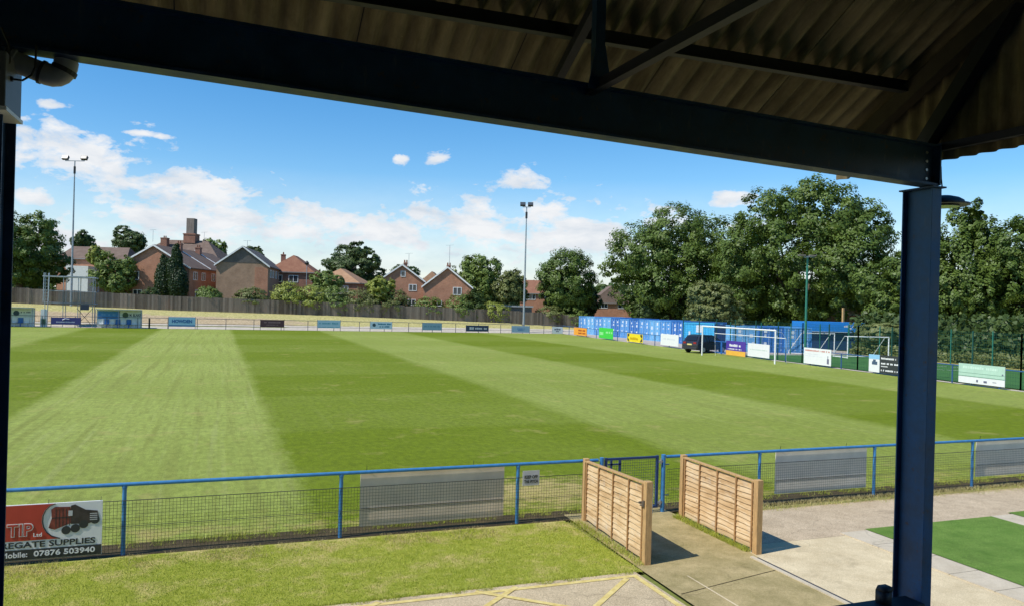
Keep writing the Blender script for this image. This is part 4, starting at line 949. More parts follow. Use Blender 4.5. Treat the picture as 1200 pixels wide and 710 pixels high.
house('background_house', 'brown-roofed brick house beside the round tree above the containers', (x, y, BASE), -YAW, W_, 8, He, Hr, TILE_BROWN, BRICK, 'hip', hip=.5, wins=[('front', -1.7, He-.55, 1.8, 1.0), ('front', 2.0, He-.55, 1.6, 1.0)])
x, y, W_ = hpos(66, 146, 145); He = zat(100, 303.5, 145); Hr = zat(100, 288, 145)
hl = house('background_house', 'brown-roofed brick house with a white annexe behind the left floodlight', (x, y, BASE), -YAW, W_, 7, He, Hr, TILE_BROWN, BRICK, 'hip', hip=1.0, wins=[('front', -4.2, He-1.2, 1.4, 1.1)])
b_ = MB(); b_.bb((-2.4, -4.0, -1), (1.6, -.01, He-1.5)); put('annexe', b_, C('render_white', (.62, .64, .62)), hl)
x, y, W_ = hpos(970, 1012, 118); He = zat(990, 368, 118); Hr = zat(990, 349, 118)
house('background_house', 'pink-brown roofed house glimpsed between the oaks at right', (x, y, 0), -YAW, W_, 8, He+2, Hr+2, TILE_ORANGE, BRICK, 'hip', hip=1.5)
# flat-roofed sheds over the fence
p = PD(589, 362, 122); t = thing('garden_shed', 'low grey flat-roofed shed above the fence near the middle floodlight', 'shed', (p.x, p.y, 1.2), None, -YAW, True)
m = MB(); m.bb((-4.2, 0, 0), (4.6, 4, 2.35)); put('wall', m, C('shed_wall', (.16, .13, .10)), t); m = MB(); m.bb((-4.4, -.3, 2.36), (4.8, 4.3, 2.6)); put('roof', m, C('felt_grey', (.26, .28, .28)), t)
p = PD(378, 345, 120); t = thing('garden_shed', 'pale flat-roofed garage beside the orange-roofed house', 'shed', (p.x, p.y, 1.2), None, -YAW, True)
m = MB(); m.bb((-1.6, 0, 0), (3.2, 4, 3.55)); put('wall', m, C('shed_wall', (.16, .13, .10)), t); m = MB(); m.bb((-1.8, -.2, 3.56), (3.4, 4.2, 3.8)); put('roof', m, C('felt_pale', (.4, .38, .34)), t)

# ------------------------------------------------------------------ trees
def leaves(rng, P, Nn, size):
    n = len(P); r = rng.normal(size=(n, 3)); Nn = Nn/np.linalg.norm(Nn, axis=1)[:, None]
    a = np.cross(Nn, r); a /= np.linalg.norm(a, axis=1)[:, None]+1e-9; b = np.cross(Nn, a)
    s = size*rng.uniform(.6, 1.25, (n, 1)); a = a*s*.62; b = b*s*.42
    V = np.stack([P-a, P+b*1.0-a*.1, P+a, P-b*1.0+a*.1], 1).reshape(-1, 3)
    return V
def leaf_object(name, V, mat, parent):
    n = len(V)//4; me = bpy.data.meshes.new(name)
    me.vertices.add(4*n); me.vertices.foreach_set('co', V.astype(np.float32).ravel())
    me.loops.add(4*n); me.loops.foreach_set('vertex_index', np.arange(4*n, dtype=np.int32))
    me.polygons.add(n); me.polygons.foreach_set('loop_start', np.arange(0, 4*n, 4, dtype=np.int32)); me.polygons.foreach_set('loop_total', np.full(n, 4, dtype=np.int32))
    me.materials.append(mat); me.update(calc_edges=True)
    o = bpy.data.objects.new(name, me); COL.objects.link(o); o.parent = parent; return o
def tree(name, label, x0, x1, yt, yb, d, zbase, mat, seed, n=9000, size=.5, lobes=9, style='round', cat='tree', group='trees around the ground', gap=.0, trunk=True):
    rng = np.random.default_rng(seed); d = behind((x0+x1)/2, d, 113.0+min(3.5, (x1-x0)/2*d/F*.5))
    c = PD((x0+x1)/2, (yt+yb)/2, d); rx = (x1-x0)/2*d/F; rz = (yb-yt)/2*d/F; kp = 1-.55*rx/d; rx *= kp; rz *= (1+kp)/2
    t = thing(name, label, cat, (c.x, c.y, zbase), group, 0, True)
    cz = c.z-zbase
    # lobes of the crown in a unit ball
    L = []
    n = int(n*2.3); size *= .62
    if style == 'dome':
        L = [(np.array([0, 0, 0.]), .92), (np.array([.12, 0, -.3]), .72), (np.array([-.15, .1, -.35]), .7)]
    elif style == 'cone':
        for i in range(lobes):
            u = i/(lobes-1); L.append((np.array([rng.normal()*.1, rng.normal()*.1, -0.85+1.6*u]), .62*(1-u)**.7+.14))
    else:
        k = 0
        while len(L) < lobes:
            v = rng.normal(size=3); v /= np.linalg.norm(v)
            if style == 'oak': v[2] = v[2]*.9+.05
            r_ = rng.uniform(.24, .40) if lobes > 10 else rng.uniform(.32, .48)
            p = v*(1.02-r_)*rng.uniform(.86, 1.0); p[:2] *= 1.0
            if all(np.linalg.norm(p-q) > .62*(r_+s)*(1-k/400) for q, s in L) or k > 380: L.append((p, r_))
            k += 1
        L.append((np.array([0, 0, -.1]), .62))
    tot = sum(r_**2 for _, r_ in L); Ps = []; Ns = []
    for p, r_ in L:
        m_ = max(8, int(44*r_/.35)) if style != 'dome' else max(20, int(150*r_)); nl = int(n*r_**2/tot)
        if style in ('round', 'oak', 'dome'):
            cv = rng.normal(size=(m_, 3)); cv /= np.linalg.norm(cv, axis=1)[:, None]; cv[:, 2] += .18
            cc = p+cv*r_*rng.uniform(.78, 1.0, (m_, 1)); rs_ = r_*rng.uniform(.13, .24, m_)*(.75 if style == 'dome' else 1)
            idx = rng.integers(0, m_, nl); off = rng.normal(size=(nl, 3)); off[:, 2] *= .62
            off /= np.maximum(1, np.linalg.norm(off, axis=1)/1.5)[:, None]; q = cc[idx]+off*rs_[idx][:, None]*.8; nn = (q-p)/r_+off*.3+rng.normal(size=(nl, 3))*.34+np.array([0, 0, .3])
        else:
            v = rng.normal(size=(nl, 3)); v /= np.linalg.norm(v, axis=1)[:, None]; q = p+v*r_*rng.uniform(.75, 1.06, (nl, 1)); nn = v+rng.normal(size=(nl, 3))*.5
        Ps.append(q); Ns.append(nn)
    Pq = np.concatenate(Ps); Nq = np.concatenate(Ns)
    # stretch the crown to its measured width and height
    lat = np.array([math.cos(YAW), -math.sin(YAW), 0]); la = Pq@lat
    lo, hi = np.percentile(la, [.8, 99.2]); zl, zh = np.percentile(Pq[:, 2], [.8, 98.6])
    sc = 2/(hi-lo); cen = (hi+lo)/2
    Pq = Pq-lat*cen; Pq[:, :2] *= rx*sc; Pq[:, 2] = ((Pq[:, 2]-zl)/(zh-zl)*2-1)*rz+cz
    leaf_object('crown', leaves(rng, Pq, Nq, size), mat, t)
    if trunk:
        m = MB(); rt = max(.12, min(.55, rx*.075)); h_ = cz+rz*.1
        m.tube([(0, 0, -.2), (rng.normal()*.05*rx, 0, h_*.35), (rng.normal()*.06*rx, rng.normal()*.05*rx, h_*.7), (0, 0, h_)], [rt*1.35, rt, rt*.75, rt*.35], 9)
        for p, r_ in L[:7 if rx > 2.5 else 3]:
            e = np.array([p[0]*rx*.8, p[1]*rx*.8, cz+p[2]*rz*.8]); s = np.array([0, 0, max(.3*cz, cz-rz*.75)])
            if e[2] < s[2]+.3: continue
            mid = s*.5+e*.5+np.array([0, 0, -.05*rz]); m.tube([s, mid, e], [rt*.55, rt*.35, rt*.12], 6)
        put('trunk', m, BARK, t, smooth=True)
    return t
tree('broad_tree', 'big leafy tree beside the left stand column', -25, 76, 251, 340, 116, 2.2, LEAF_OAK, 1, 16000, .5, 12)
tree('young_tree', 'light green young tree in front of the terrace gable', 110, 157, 300, 345, 113.5, 2.0, LEAF_LIGHT, 2, 7000, .38, 8)
tree('conifer', 'taller dark green conifer of the close pair by the terrace', 197, 220, 291, 352, 113.2, 1.8, LEAF_CON, 3, 8000, .34, 9, 'cone')
tree('conifer', 'shorter dark green conifer on the left of the close pair', 183, 203, 302, 350, 113.4, 1.8, LEAF_CON, 4, 6000, .34, 9, 'cone')
tree('background_tree', 'dark round tree rising behind the large hip-roofed house', 133, 172, 268, 300, 175, 3, LEAF_DARK, 5, 5000, .7, 8)
tree('background_tree', 'small tree rising behind the roof near the left floodlight', 86, 108, 272, 300, 180, 3, LEAF_DARK, 6, 3000, .7, 6)
tree('background_tree', 'small yellowish tree at the eaves of the left background house', 104, 124, 290, 315, 140, 3, LEAF_YEL, 61, 2500, .5, 6)
tree('background_tree', 'pale green tree between the chimneyed house and the grey gable', 238, 264, 282, 315, 165, 3, LEAF_LIGHT, 7, 3500, .6, 7)
tree('background_tree', 'dark tree tops behind the grey gable house roof', 282, 308, 290, 315, 170, 3, LEAF_DARK, 8, 3000, .6, 6)
tree('oak', 'dark spreading oak behind the orange-roofed house', 378, 449, 287, 345, 150, 2, LEAF_DARK, 9, 11000, .6, 11, 'oak')
tree('garden_tree', 'low rounded garden tree in front of the orange-roofed house', 366, 401, 319, 345, 122, 2, LEAF_LIGHT, 10, 5000, .42, 7)
tree('garden_tree', 'yellowish garden tree left of the red gables', 430, 462, 326, 352, 114.5, 1.7, LEAF_YEL, 11, 5000, .4, 7)
tree('background_tree', 'low dark trees behind the red gables', 455, 490, 312, 335, 175, 2, LEAF_DARK, 111, 2500, .7, 6)
tree('broad_tree', 'light green broad tree right of the red brick gables', 526, 590, 302, 366, 128, 1.5, LEAF_LIGHT, 12, 10000, .5, 10)
tree('garden_tree', 'olive-green bushy tree left of the middle floodlight pole', 577, 618, 319, 364, 124, 1.3, LEAF_OLV, 13, 6500, .45, 8)
tree('broad_tree', 'dense dome-shaped tree right of the middle floodlight pole', 631, 697, 296, 368, 128, 1.0, LEAF_OAK, 14, 15000, .45, 13, 'dome')
tree('garden_tree', 'dark shrub-tree between the dome tree and the corner lamp column', 676, 704, 340, 374, 132, .8, LEAF_DARK, 141, 4000, .45, 6)
tree('oak', 'large oak above the left half of the container row', 712, 868, 250, 378, 127, 0, LEAF_OAK, 15, 30000, .55, 22, 'oak')
tree('oak', 'tallest spreading oak behind the green floodlight pole', 842, 1041, 219, 384, 112, 0, LEAF_OAK, 16, 42000, .55, 28, 'oak')
tree('bush', 'pale olive bush below the oaks above the cyan container', 806, 868, 333, 384, 100, 0, LEAF_OLV, 17, 7000, .45, 9, cat='bush')
tree('oak', 'mid-green oak just left of the right stand column', 1012, 1122, 298, 396, 90, 0, LEAF_OAK, 18, 18000, .45, 14, 'oak')
tree('oak', 'oak just right of the right stand column', 1078, 1168, 247, 392, 84, 0, LEAF_OAK, 19, 24000, .42, 18, 'oak')
tree('oak', 'oak cut by the right edge of the picture', 1150, 1280, 258, 396, 82, 0, LEAF_OAK, 20, 24000, .42, 18, 'oak')
tree('oak', 'far oak filling behind the tallest oak and the column', 985, 1062, 326, 400, 120, 0, LEAF_DARK, 201, 12000, .6, 12, 'oak')
# garden shrubs over the timber fence
SH = [(325, 352, 334, 356, LEAF_YEL, 'bright yellow-green shrub hanging over the fence beside the street lamp'), (350, 380, 338, 360, LEAF_YEL, 'second yellow-green shrub on the fence beside the street lamp'),
      (378, 408, 339, 362, LEAF_LIGHT, 'green shrub on the fence below the pale garage'), (404, 434, 342, 364, LEAF_OLV, 'olive shrub on the fence below the dark oak'),
      (432, 456, 345, 364, LEAF_OLV, 'olive shrub on the fence left of the red gables'), (456, 474, 343, 366, LEAF_OLV, 'narrow shrub at the corner of the left red gable'),
      (492, 514, 351, 366, LEAF_LIGHT, 'small shrub below the join of the two red gables'), (528, 548, 349, 368, LEAF_LIGHT, 'shrub below the window of the right red gable'),
      (544, 562, 344, 368, LEAF_DARK, 'dark shrub right of the right red gable'), (566, 590, 357, 370, LEAF_YEL, 'low yellowish shrub on the fence before the flat shed'),
      (634, 656, 361, 374, LEAF_OLV, 'low olive shrub on the fence under the dome tree'), (662, 682, 361, 378, LEAF_LIGHT, 'light shrub at the end of the fence by the containers'),
      (238, 252, 339, 352, LEAF_LIGHT, 'small bright shrub behind the fence below the terrace front'), (282, 306, 340, 352, LEAF_OLV, 'low shrub behind the fence below the grey gable house'), (170, 182, 341, 365, LEAF_DARK, 'dark ivy clump on the fence left of the conifers'),
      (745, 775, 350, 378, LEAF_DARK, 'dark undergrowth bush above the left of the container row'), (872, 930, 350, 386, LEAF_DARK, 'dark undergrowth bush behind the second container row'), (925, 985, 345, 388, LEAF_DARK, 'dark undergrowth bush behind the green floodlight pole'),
      (1010, 1060, 380, 402, LEAF_OLV, 'olive undergrowth beyond the mini goals')]
for i, (a, b_, c_, d_, mt, lab) in enumerate(SH):
    far = a > 700
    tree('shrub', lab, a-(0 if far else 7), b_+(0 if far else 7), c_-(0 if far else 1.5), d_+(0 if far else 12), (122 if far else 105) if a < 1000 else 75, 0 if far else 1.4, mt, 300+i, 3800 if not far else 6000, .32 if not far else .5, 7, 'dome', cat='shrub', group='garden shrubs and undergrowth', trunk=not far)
# hedge behind the sports cage, one mass
def hedge(name, x0, x1, y0, y1, h_, n, mat, seed, size, zb_=0):
    rng = np.random.default_rng(seed); P = np.stack([rng.uniform(x0, x1, n), rng.uniform(y0, y1, n), zb_+h_*rng.uniform(0, 1, n)**.8], 1)
    P[:, 2] *= .75+.25*np.sin(P[:, 0]*.9+P[:, 1]*.7+seed); Nn = rng.normal(size=(n, 3))+np.array([-.6, -.5, .6]); o = leaf_object(name, leaves(rng, P, Nn, size), mat, None)
    return tag(o, kind='stuff')
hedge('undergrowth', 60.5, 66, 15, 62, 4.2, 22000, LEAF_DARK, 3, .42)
hedge('nettles', 58.4, 60.6, 16, 60, 1.1, 9000, LEAF_OLV, 4, .25)
hedge('distant_woodland', -260, 420, 260, 300, 13, 30000, LEAF_DARK, 5, 1.9)
hedge('distant_woodland_right', 120, 160, -60, 300, 13, 16000, LEAF_DARK, 6, 1.7)

# ------------------------------------------------------------------ right rail, boards, gate, cage
RR = thing('side_rail', 'blue post and rail fence behind the goal on the right', 'fence', (railX(60), 60, 0))
RAIL2 = M('dark_blue_rail', (.035, .10, .24), .5, .2, 4)
m = MB(); m.tube([(railX(18), 18, 1.1), (railX(57.0), 57.0, 1.1)], .035, 6); m.tube([(railX(61.6), 61.6, 1.12), (railX(100), 100.1, 1.15)], .035, 6); put('rail', m, RAIL2, RR)
y = 18.2
while y < 100:
    if not 57 < y < 61.5:
        p = MB(); p.tube([(railX(y), y, -.05), (railX(y), y, 1.12)], .042, 6); put('post', p, RAIL2, RR)
    y += 3.18
def side_board(pa, pb, top, bot, mat, label, deco=None):
    # pa, pb: picture columns of the far and near end; the board hangs on the line of the rail
    def onrail(px):
        lo, hi = 15.0, 110.0
        for _ in range(50):
            mid = (lo+hi)/2; X_, Y_ = railX(mid), mid
            d_ = X_*math.sin(YAW)+Y_*math.cos(YAW); l_ = X_*math.cos(YAW)-Y_*math.sin(YAW)
            if 600+F*l_/d_ < px: hi = mid
            else: lo = mid
        return lo
    ya, yb_ = onrail(pa), onrail(pb)
    L_ = ya-yb_; cy = (ya+yb_)/2
    ang = math.atan2(-1, -.069)      # local +x runs towards the stand end of the rail (from far to near)
    t = thing('advert_board', label, 'advert board', (railX(cy)-.07, cy, 0), 'advert boards along the right rail', ang, True)
    m = MB(); m.bb((-L_/2, -.015, bot), (L_/2, .015, top)); put('panel', m, mat, t)
    if deco: deco(t, L_, bot, top)
    return t
def sd(mat, rows_, seed):
    def f(t, L_, z0, z1):
        m = MB(); H_ = z1-z0
        for k, (a, b, zc, hh_) in enumerate(rows_): dashes(m, -L_/2+L_*a, -L_/2+L_*b, z0+H_*zc, H_*hh_, -.0155, seed+k)
        put('lettering', m, mat, t)
    return f
# which side of the panel faces the pitch: local -y after the turn points to -X
side_board(674, 689, 1.12, .12, C('orange', (.80, .33, .035)), 'orange board with dark lettering on the right rail', sd(C('dark_red', (.32, .05, .01)), [(.35, .92, .55, .25), (.35, .92, .2, .22)], 60))
side_board(703.5, 720, 1.42, .12, C('lime_green', (.05, .55, .06)), 'bright green board on the right rail', sd(C('pale_green', (.30, .70, .30)), [(.5, .95, .5, .2), (.05, .4, .3, .35)], 62))
def deco_y(t, L_, z0, z1):
    for s in (-1, 1):
        m = MB(); x_ = s*L_*.47; m.prism([(x_, -.016, z0+.55), (x_, -.016, z0+.15), (x_-s*L_*.12, -.016, z0+.02), (x_-s*L_*.12, -.016, z0+.2)], (0, -.004, 0)); m.prism([(x_, -.016, z1-.05), (x_, -.016, z1-.45), (x_-s*L_*.12, -.016, z1-.25), (x_-s*L_*.12, -.016, z1-.03)], (0, -.004, 0)); put('chevron', m, SIGNBLK, t)
    m = MB(); dashes(m, -L_*.28, L_*.28, z0+.25, .3, -.0155, 64); put('lettering', m, C('amber', (.50, .30, .0)), t)
side_board(736.5, 755, 1.05, .12, C('yellow', (.80, .62, .02)), 'yellow board with black corner chevrons on the right rail', deco_y)
side_board(776, 797, 1.36, .2, SIGNWHITE, 'plain white board on the right rail beside the parked car', sd(C('faint_grey', (.62, .63, .66)), [(.15, .85, .5, .15)], 66))
def deco_p(t, L_, z0, z1):
    m = MB(); m.bb((-L_/2+.01, -.02, z0), (L_/2-.01, -.0155, z0+.42)); put('orange_band', m, C('amber_band', (.78, .42, .06)), t)
    m = MB(); dashes(m, -L_*.32, L_*.25, z0+.78, .22, -.0155, 68); dashes(m, -L_*.4, L_*.3, z0+.52, .1, -.0155, 69); put('lettering', m, SIGNWHITE, t)
side_board(853, 876, 1.30, .02, C('purple', (.075, .04, .30)), 'purple board with an orange lower band behind the goal', deco_p)
side_board(878.5, 904, 1.25, .14, SIGNWHITE, 'white board behind the right goalpost', sd(C('faint_green', (.52, .60, .55)), [(.1, .9, .5, .1)], 70))
def deco_w(t, L_, z0, z1):
    sd(C('faded_red', (.55, .22, .18)), [(.05, .95, .8, .1)], 72)(t, L_, z0, z1); sd(C('faint_grey', (.62, .63, .66)), [(.05, .6, .6, .05), (.05, .7, .48, .05)], 73)(t, L_, z0, z1)
    m = MB(); m.bb((L_*.36, -.02, z0+.12), (L_*.43, -.0155, z0+.5)); m.bb((L_*.38, -.02, z0+.5), (L_*.40, -.0155, z0+.72)); put('emblem', m, C('ink_grey', (.14, .14, .2)), t)
side_board(944.5, 976.5, 1.32, .12, SIGNWHITE, 'white board with a red heading below the green floodlight', deco_w)
def deco_c(t, L_, z0, z1):
    m = MB(); m.bb((-L_*.2, -.02, z0+.5), (L_*.3, -.0155, z0+.72)); m.bb((-L_*.1, -.02, z0+.7), (L_*.15, -.0155, z0+.85)); put('car_picture', m, C('steel_ink', (.06, .10, .16)), t)
    m = MB(); m.bb((-L_*.5, -.019, z1-.3), (L_*.5, -.0155, z1)); put('sky_band', m, C('sky_band', (.25, .50, .70)), t)
side_board(1021, 1033.5, 1.28, .10, SIGNWHITE, 'white board with a sky-blue top left of the black board', deco_c)
side_board(1033.8, 1066, 1.28, .08, SIGNBLK, 'black board with white lines of lettering half behind the column', sd(SIGNWHITE, [(.05, .6, .78, .1), (.05, .75, .5, .1), (.05, .3, .36, .06), (.05, .8, .12, .1)], 76))
def deco_g(t, L_, z0, z1):
    m = MB(); m.bb((-L_/2, -.018, z0+.40), (L_/2, -.0155, z1)); put('green_field', m, C('mint', (.42, .60, .48)), t)
    m = MB(); m.bb((-L_/2, -.021, z0+.38), (L_/2, -.0185, z0+.42)); m.bb((-L_/2, -.021, z0+.58), (L_/2, -.0185, z0+.605)); put('dark_lines', m, C('green_line', (.16, .30, .22)), t)
    m = MB(); dashes(m, -L_*.4, L_*.35, z1-.28, .16, -.0185, 80); put('lettering', m, C('mint_pale', (.55, .72, .6)), t)
    m = MB(); m.bb((-L_*.1, -.02, z0+.1), (-L_*.06, -.0155, z0+.24)); m.bb((L_*.06, -.02, z0+.1), (L_*.13, -.0155, z0+.22)); m.bb((L_*.25, -.02, z0+.17), (L_*.33, -.0155, z0+.2)); m.bb((L_*.44, -.022, z0+.62), (L_*.47, -.0185, z0+.7)); put('emblem', m, C('ink_grey', (.14, .14, .2)), t)
side_board(1126.5, 1181, 1.26, .14, SIGNWHITE, 'mint green and white board on the rail right of the column', deco_g)
# blue double gate in the rail
t = thing('side_gate', 'blue tubular double gate in the right rail before the car', 'gate', (railX(59.2), 59.2, 0))
for a, b in ((57.1, 59.25), (59.35, 61.5)):
    m = MB()
    for z in (.12, 1.12): m.tube([(railX(a), a, z), (railX(b), b, z)], .045, 6)
    for y in (a, b): m.tube([(railX(y), y, .02), (railX(y), y, 1.16)], .055, 6)
    put('gate_leaf', m, M('gate_blue', (.03, .14, .42), .45), t)
    m = MB()
    for k in range(14):
        y = a+(b-a)*(k+.5)/14; m.bar((railX(y), y, .12), (railX(y), y, 1.12), .012, .012)
    put('infill_mesh', m, M('gate_blue', (.03, .14, .42), .45), t)
# goal
GO = thing('football_goal', 'white full-size goal at the right end of the pitch', 'goal', (39.75, 52.8, 0))
ga, gb = 57.55, 48.05
for y in (ga, gb):
    m = MB(); m.tube([(39.75, y, 0), (39.75, y, 2.52)], .062, 10); put('goalpost', m, WHITE, GO, smooth=True)
m = MB(); m.tube([(39.75, ga+.06, 2.55), (39.75, gb-.06, 2.55)], .062, 10); put('crossbar', m, WHITE, GO, smooth=True)
m = MB(); m.tube([(40.9, ga-.2, 1.95), (40.9, gb+.2, 1.95)], .03, 6); put('back_bar', m, WHITE, GO)
for y in (ga-.2, gb+.2):
    m = MB(); m.tube([(39.8, y, 2.5), (40.5, y, 2.4), (40.9, y, 1.95), (41.0, y, 0)], .011, 6); put('net_stay', m, WHITE, GO)
# green mesh cage
def cage(label, pts, h_, spx=.16, spz=.22, sp_post=3.05):
    t = thing('mesh_fence', label, 'fence', (pts[0][0], pts[0][1], 0), 'green mesh fences round the sports turf')
    wm = MB(); 
    for (a, b) in zip(pts, pts[1:]):
        a = Vector((*a, 0)); b = Vector((*b, 0)); L_ = (b-a).length; u = (b-a)/L_; nn = Vector((-u.y, u.x, 0))*.005; k = int(L_/spx)
        for i in range(k+1):
            p = a+u*(i*spx); e = u*.0045; wm.add([p-e, p+e, p+nn, p-e+Vector((0, 0, h_)), p+e+Vector((0, 0, h_)), p+nn+Vector((0, 0, h_))], [(0, 1, 4, 3), (1, 2, 5, 4), (2, 0, 3, 5)])
        for j in range(int(h_/spz)+1):
            z = j*spz; q = Vector((0, 0, .005)); zz_ = Vector((0, 0, z)); wm.add([a+zz_-q, a+zz_+q, a+zz_+nn, b+zz_-q, b+zz_+q, b+zz_+nn], [(0, 1, 4, 3), (1, 2, 5, 4), (2, 0, 3, 5)])
        kk = max(1, round(L_/sp_post))
        for i in range(kk+1):
            p = a+u*(L_*i/kk); m = MB(); m.bb((p.x-.034, p.y-.034, -.05), (p.x+.034, p.y+.034, h_+.06)); put('post', m, GREENPOLE if h_ < 2.9 else M('dark_green_post', (.015, .075, .055), .5), t)
    put('wire_mesh', wm, GREENMESH, t)
def cx(y): return railX(y)+1.0
cage('tall green mesh fence right behind the side rail', [(cx(y), y) for y in (14, 30.4)]+[(cx(y), y) for y in (43.1, 49.2, 68)], 3.1)
cage('green mesh fence along the far side of the sports turf', [(57.4, 14), (57.4, 58.8)], 2.85, sp_post=3.8)
cage('green mesh fence across the far end of the sports turf', [(57.35, 58.85), (44.2, 59.6)], 2.85, sp_post=3.2)
# mini goals
def mini_goal(p, q, back, h_, label):
    t = thing('mini_goal', label, 'goal', (p[0], p[1], 0), 'small white goals on the sports turf'); p = Vector((*p, 0)); q = Vector((*q, 0)); b = Vector((*back, 0)); H_ = Vector((0, 0, h_))
    for a in (p, q):
        m = MB(); m.tube([a, a+H_], .05, 8); put('goalpost', m, WHITE, t)
        m = MB(); m.tube([a+H_, a+H_+b*.22, a+b*.95+Vector((0, 0, .25)), a+b], .03, 6); put('stay', m, WHITE, t)
        m = MB(); m.tube([a+Vector((0, 0, .05)), a+b+Vector((0, 0, .05))], .04, 6); put('ground_bar', m, WHITE, t)
    m = MB(); m.tube([p+H_, q+H_], .05, 8); put('crossbar', m, WHITE, t); m = MB(); m.tube([p+b+Vector((0, 0, .05)), q+b+Vector((0, 0, .05))], .04, 6); put('back_bar', m, WHITE, t)
def g2(px, py): v = G(px, py); return (v.x, v.y)
p_, q_ = g2(993, 419.5), g2(1041, 420.5); b_ = Vector(g2(976, 417.3))-Vector(p_)
mini_goal(p_, q_, tuple(b_), 1.95, 'nearer small white goal on the sports turf')
p_, q_ = g2(979, 415.6), g2(1018, 416.2); mini_goal((p_[0]-2.6, p_[1]+1.2), (p_[0]+.4, p_[1]+.6), (-1.2, .9), 2.0, 'farther small white goal half hidden by the green floodlight pole')

# ------------------------------------------------------------------ containers
def container(label, loc, rz, W_, L_, H_, mat, doors=True, group='blue storage containers', seed=0):
    # local: the door end lies on y = 0 facing -y, width along x
    t = thing('storage_container', label, 'container', loc, group, rz, True)
    random.seed(seed)
    b = MB(); e = .06
    # corrugated sides
    for s in (-1, 1):
        yy_ = np.arange(.1, L_-.05, .07); pr = [(s*(W_/2-(.035 if int(i/2) % 2 else .0)), y) for i, y in enumerate(yy_)]
        b.grid([[(x, y, .12) for x, y in pr], [(x, y, H_-.1) for x, y in pr]])
    b.bb((-W_/2+.04, L_-.06, .1), (W_/2-.04, L_, H_-.05)); b.bb((-W_/2+.02, .06, H_-.06), (W_/2-.02, L_-.02, H_-.02)); b.bb((-W_/2+.04, .12, .06), (W_/2-.04, L_-.02, .14)); put('body', b, mat, t)
    f = MB()
    for s in (-1, 1):
        f.bb((s*W_/2-.05, 0, 0), (s*W_/2+.05, .12, H_)); f.bb((s*W_/2-.05, L_-.12, 0), (s*W_/2+.05, L_, H_)); f.bb((s*W_/2-.03, .12, 0), (s*W_/2+.03, L_-.12, .12)); f.bb((s*W_/2-.03, .12, H_-.1), (s*W_/2+.03, L_-.12, H_))
    f.bb((-W_/2+.05, 0, 0), (W_/2-.05, .12, .14)); f.bb((-W_/2+.05, 0, H_-.12), (W_/2-.05, .12, H_)); put('frame', f, mat, t)
    if doors:
        for s in (-1, 1):
            d = MB(); cx_ = s*(W_/4-.02); w2 = W_/2-.1
            d.bb((cx_-w2/2, .03, .15), (cx_+w2/2, .08, H_-.13)); do = put('door', d, mat, t)
            for q in (-.25, .22):
                r = MB(); x_ = cx_+q*w2*1.25; r.tube([(x_, .012, .15), (x_, .012, H_-.13)], .022, 6)
                for z in (.25, .9, 1.5, 2.2): r.bb((x_-.06, -.005, z), (x_+.06, .029, z+.07))
                put('lock_rod', r, C('pale_rod', (.36, .50, .66)), do)
            l = MB()
            for z in (1.9, 1.45, .75):
                if random.random() < .95: x_ = cx_+random.uniform(-.2, .05); l.bb((x_, .018, z+random.uniform(-.1, .1)), (x_+random.uniform(.18, .36), .0295, z+random.uniform(.2, .36)))
            if l.v: put('label_plate', l, C('label_white', (.62, .68, .74)), do)
    return t
cols = [C('container_blue_a', (.085, .28, .60), var=.2), C('container_blue_b', (.035, .15, .45), var=.2), C('container_blue_c', (.15, .40, .68), var=.2)]
order = [1, 0, 2, 0, 1, 0, 1, 2, 0, 2, 0]
words = ['first', 'second', 'third', 'fourth', 'fifth', 'sixth', 'seventh', 'eighth', 'ninth', 'tenth', 'last']
shade_ = {0: 'mid blue', 1: 'dark blue', 2: 'pale blue'}
for k in range(11):
    yc = 77.7+2.5*k
    container(shade_[order[k]]+' container, '+(words[k]+' along the row from the cyan one' if k < 10 else 'at the far end of the row by the corner'), (50.15+.0*k, yc, 0), rad(-90), 2.42, 6.0, 2.55-.03*(k % 3), cols[order[k]], seed=k)
p0 = PD(801, 400, 85); p1 = PD(836, 401, 83); ctr = (p0+p1)/2; ang = math.atan2(p1.y-p0.y, p1.x-p0.x)
CY = container('bright cyan container side-on behind the parked car', (ctr.x, ctr.y, 0), ang, (p1-p0).length, 2.44, 2.55, C('cyan', (.06, .46, .78)), doors=False)
m = MB(); L2 = (p1-p0).length
for i in range(18):
    x_ = -L2/2+.1+i*(L2-.25)/18; m.bb((x_, .04, .13), (x_+(L2-.2)/36, .075, 2.42))
m.bb((-L2/2+.05, .076, .13), (L2/2-.05, .1, 2.42)); put('front_panel', m, C('cyan', (.06, .46, .78)), CY)
m = MB(); m.bb((-.3, .025, 1.5), (.35, .038, 2.3)); m.bb((-L2*.34, .025, .9), (-L2*.28, .038, 1.6)); m.bb((-L2*.2, .025, .5), (.9, .038, .6)); put('label_plate', m, C('label_white', (.62, .68, .74)), CY)
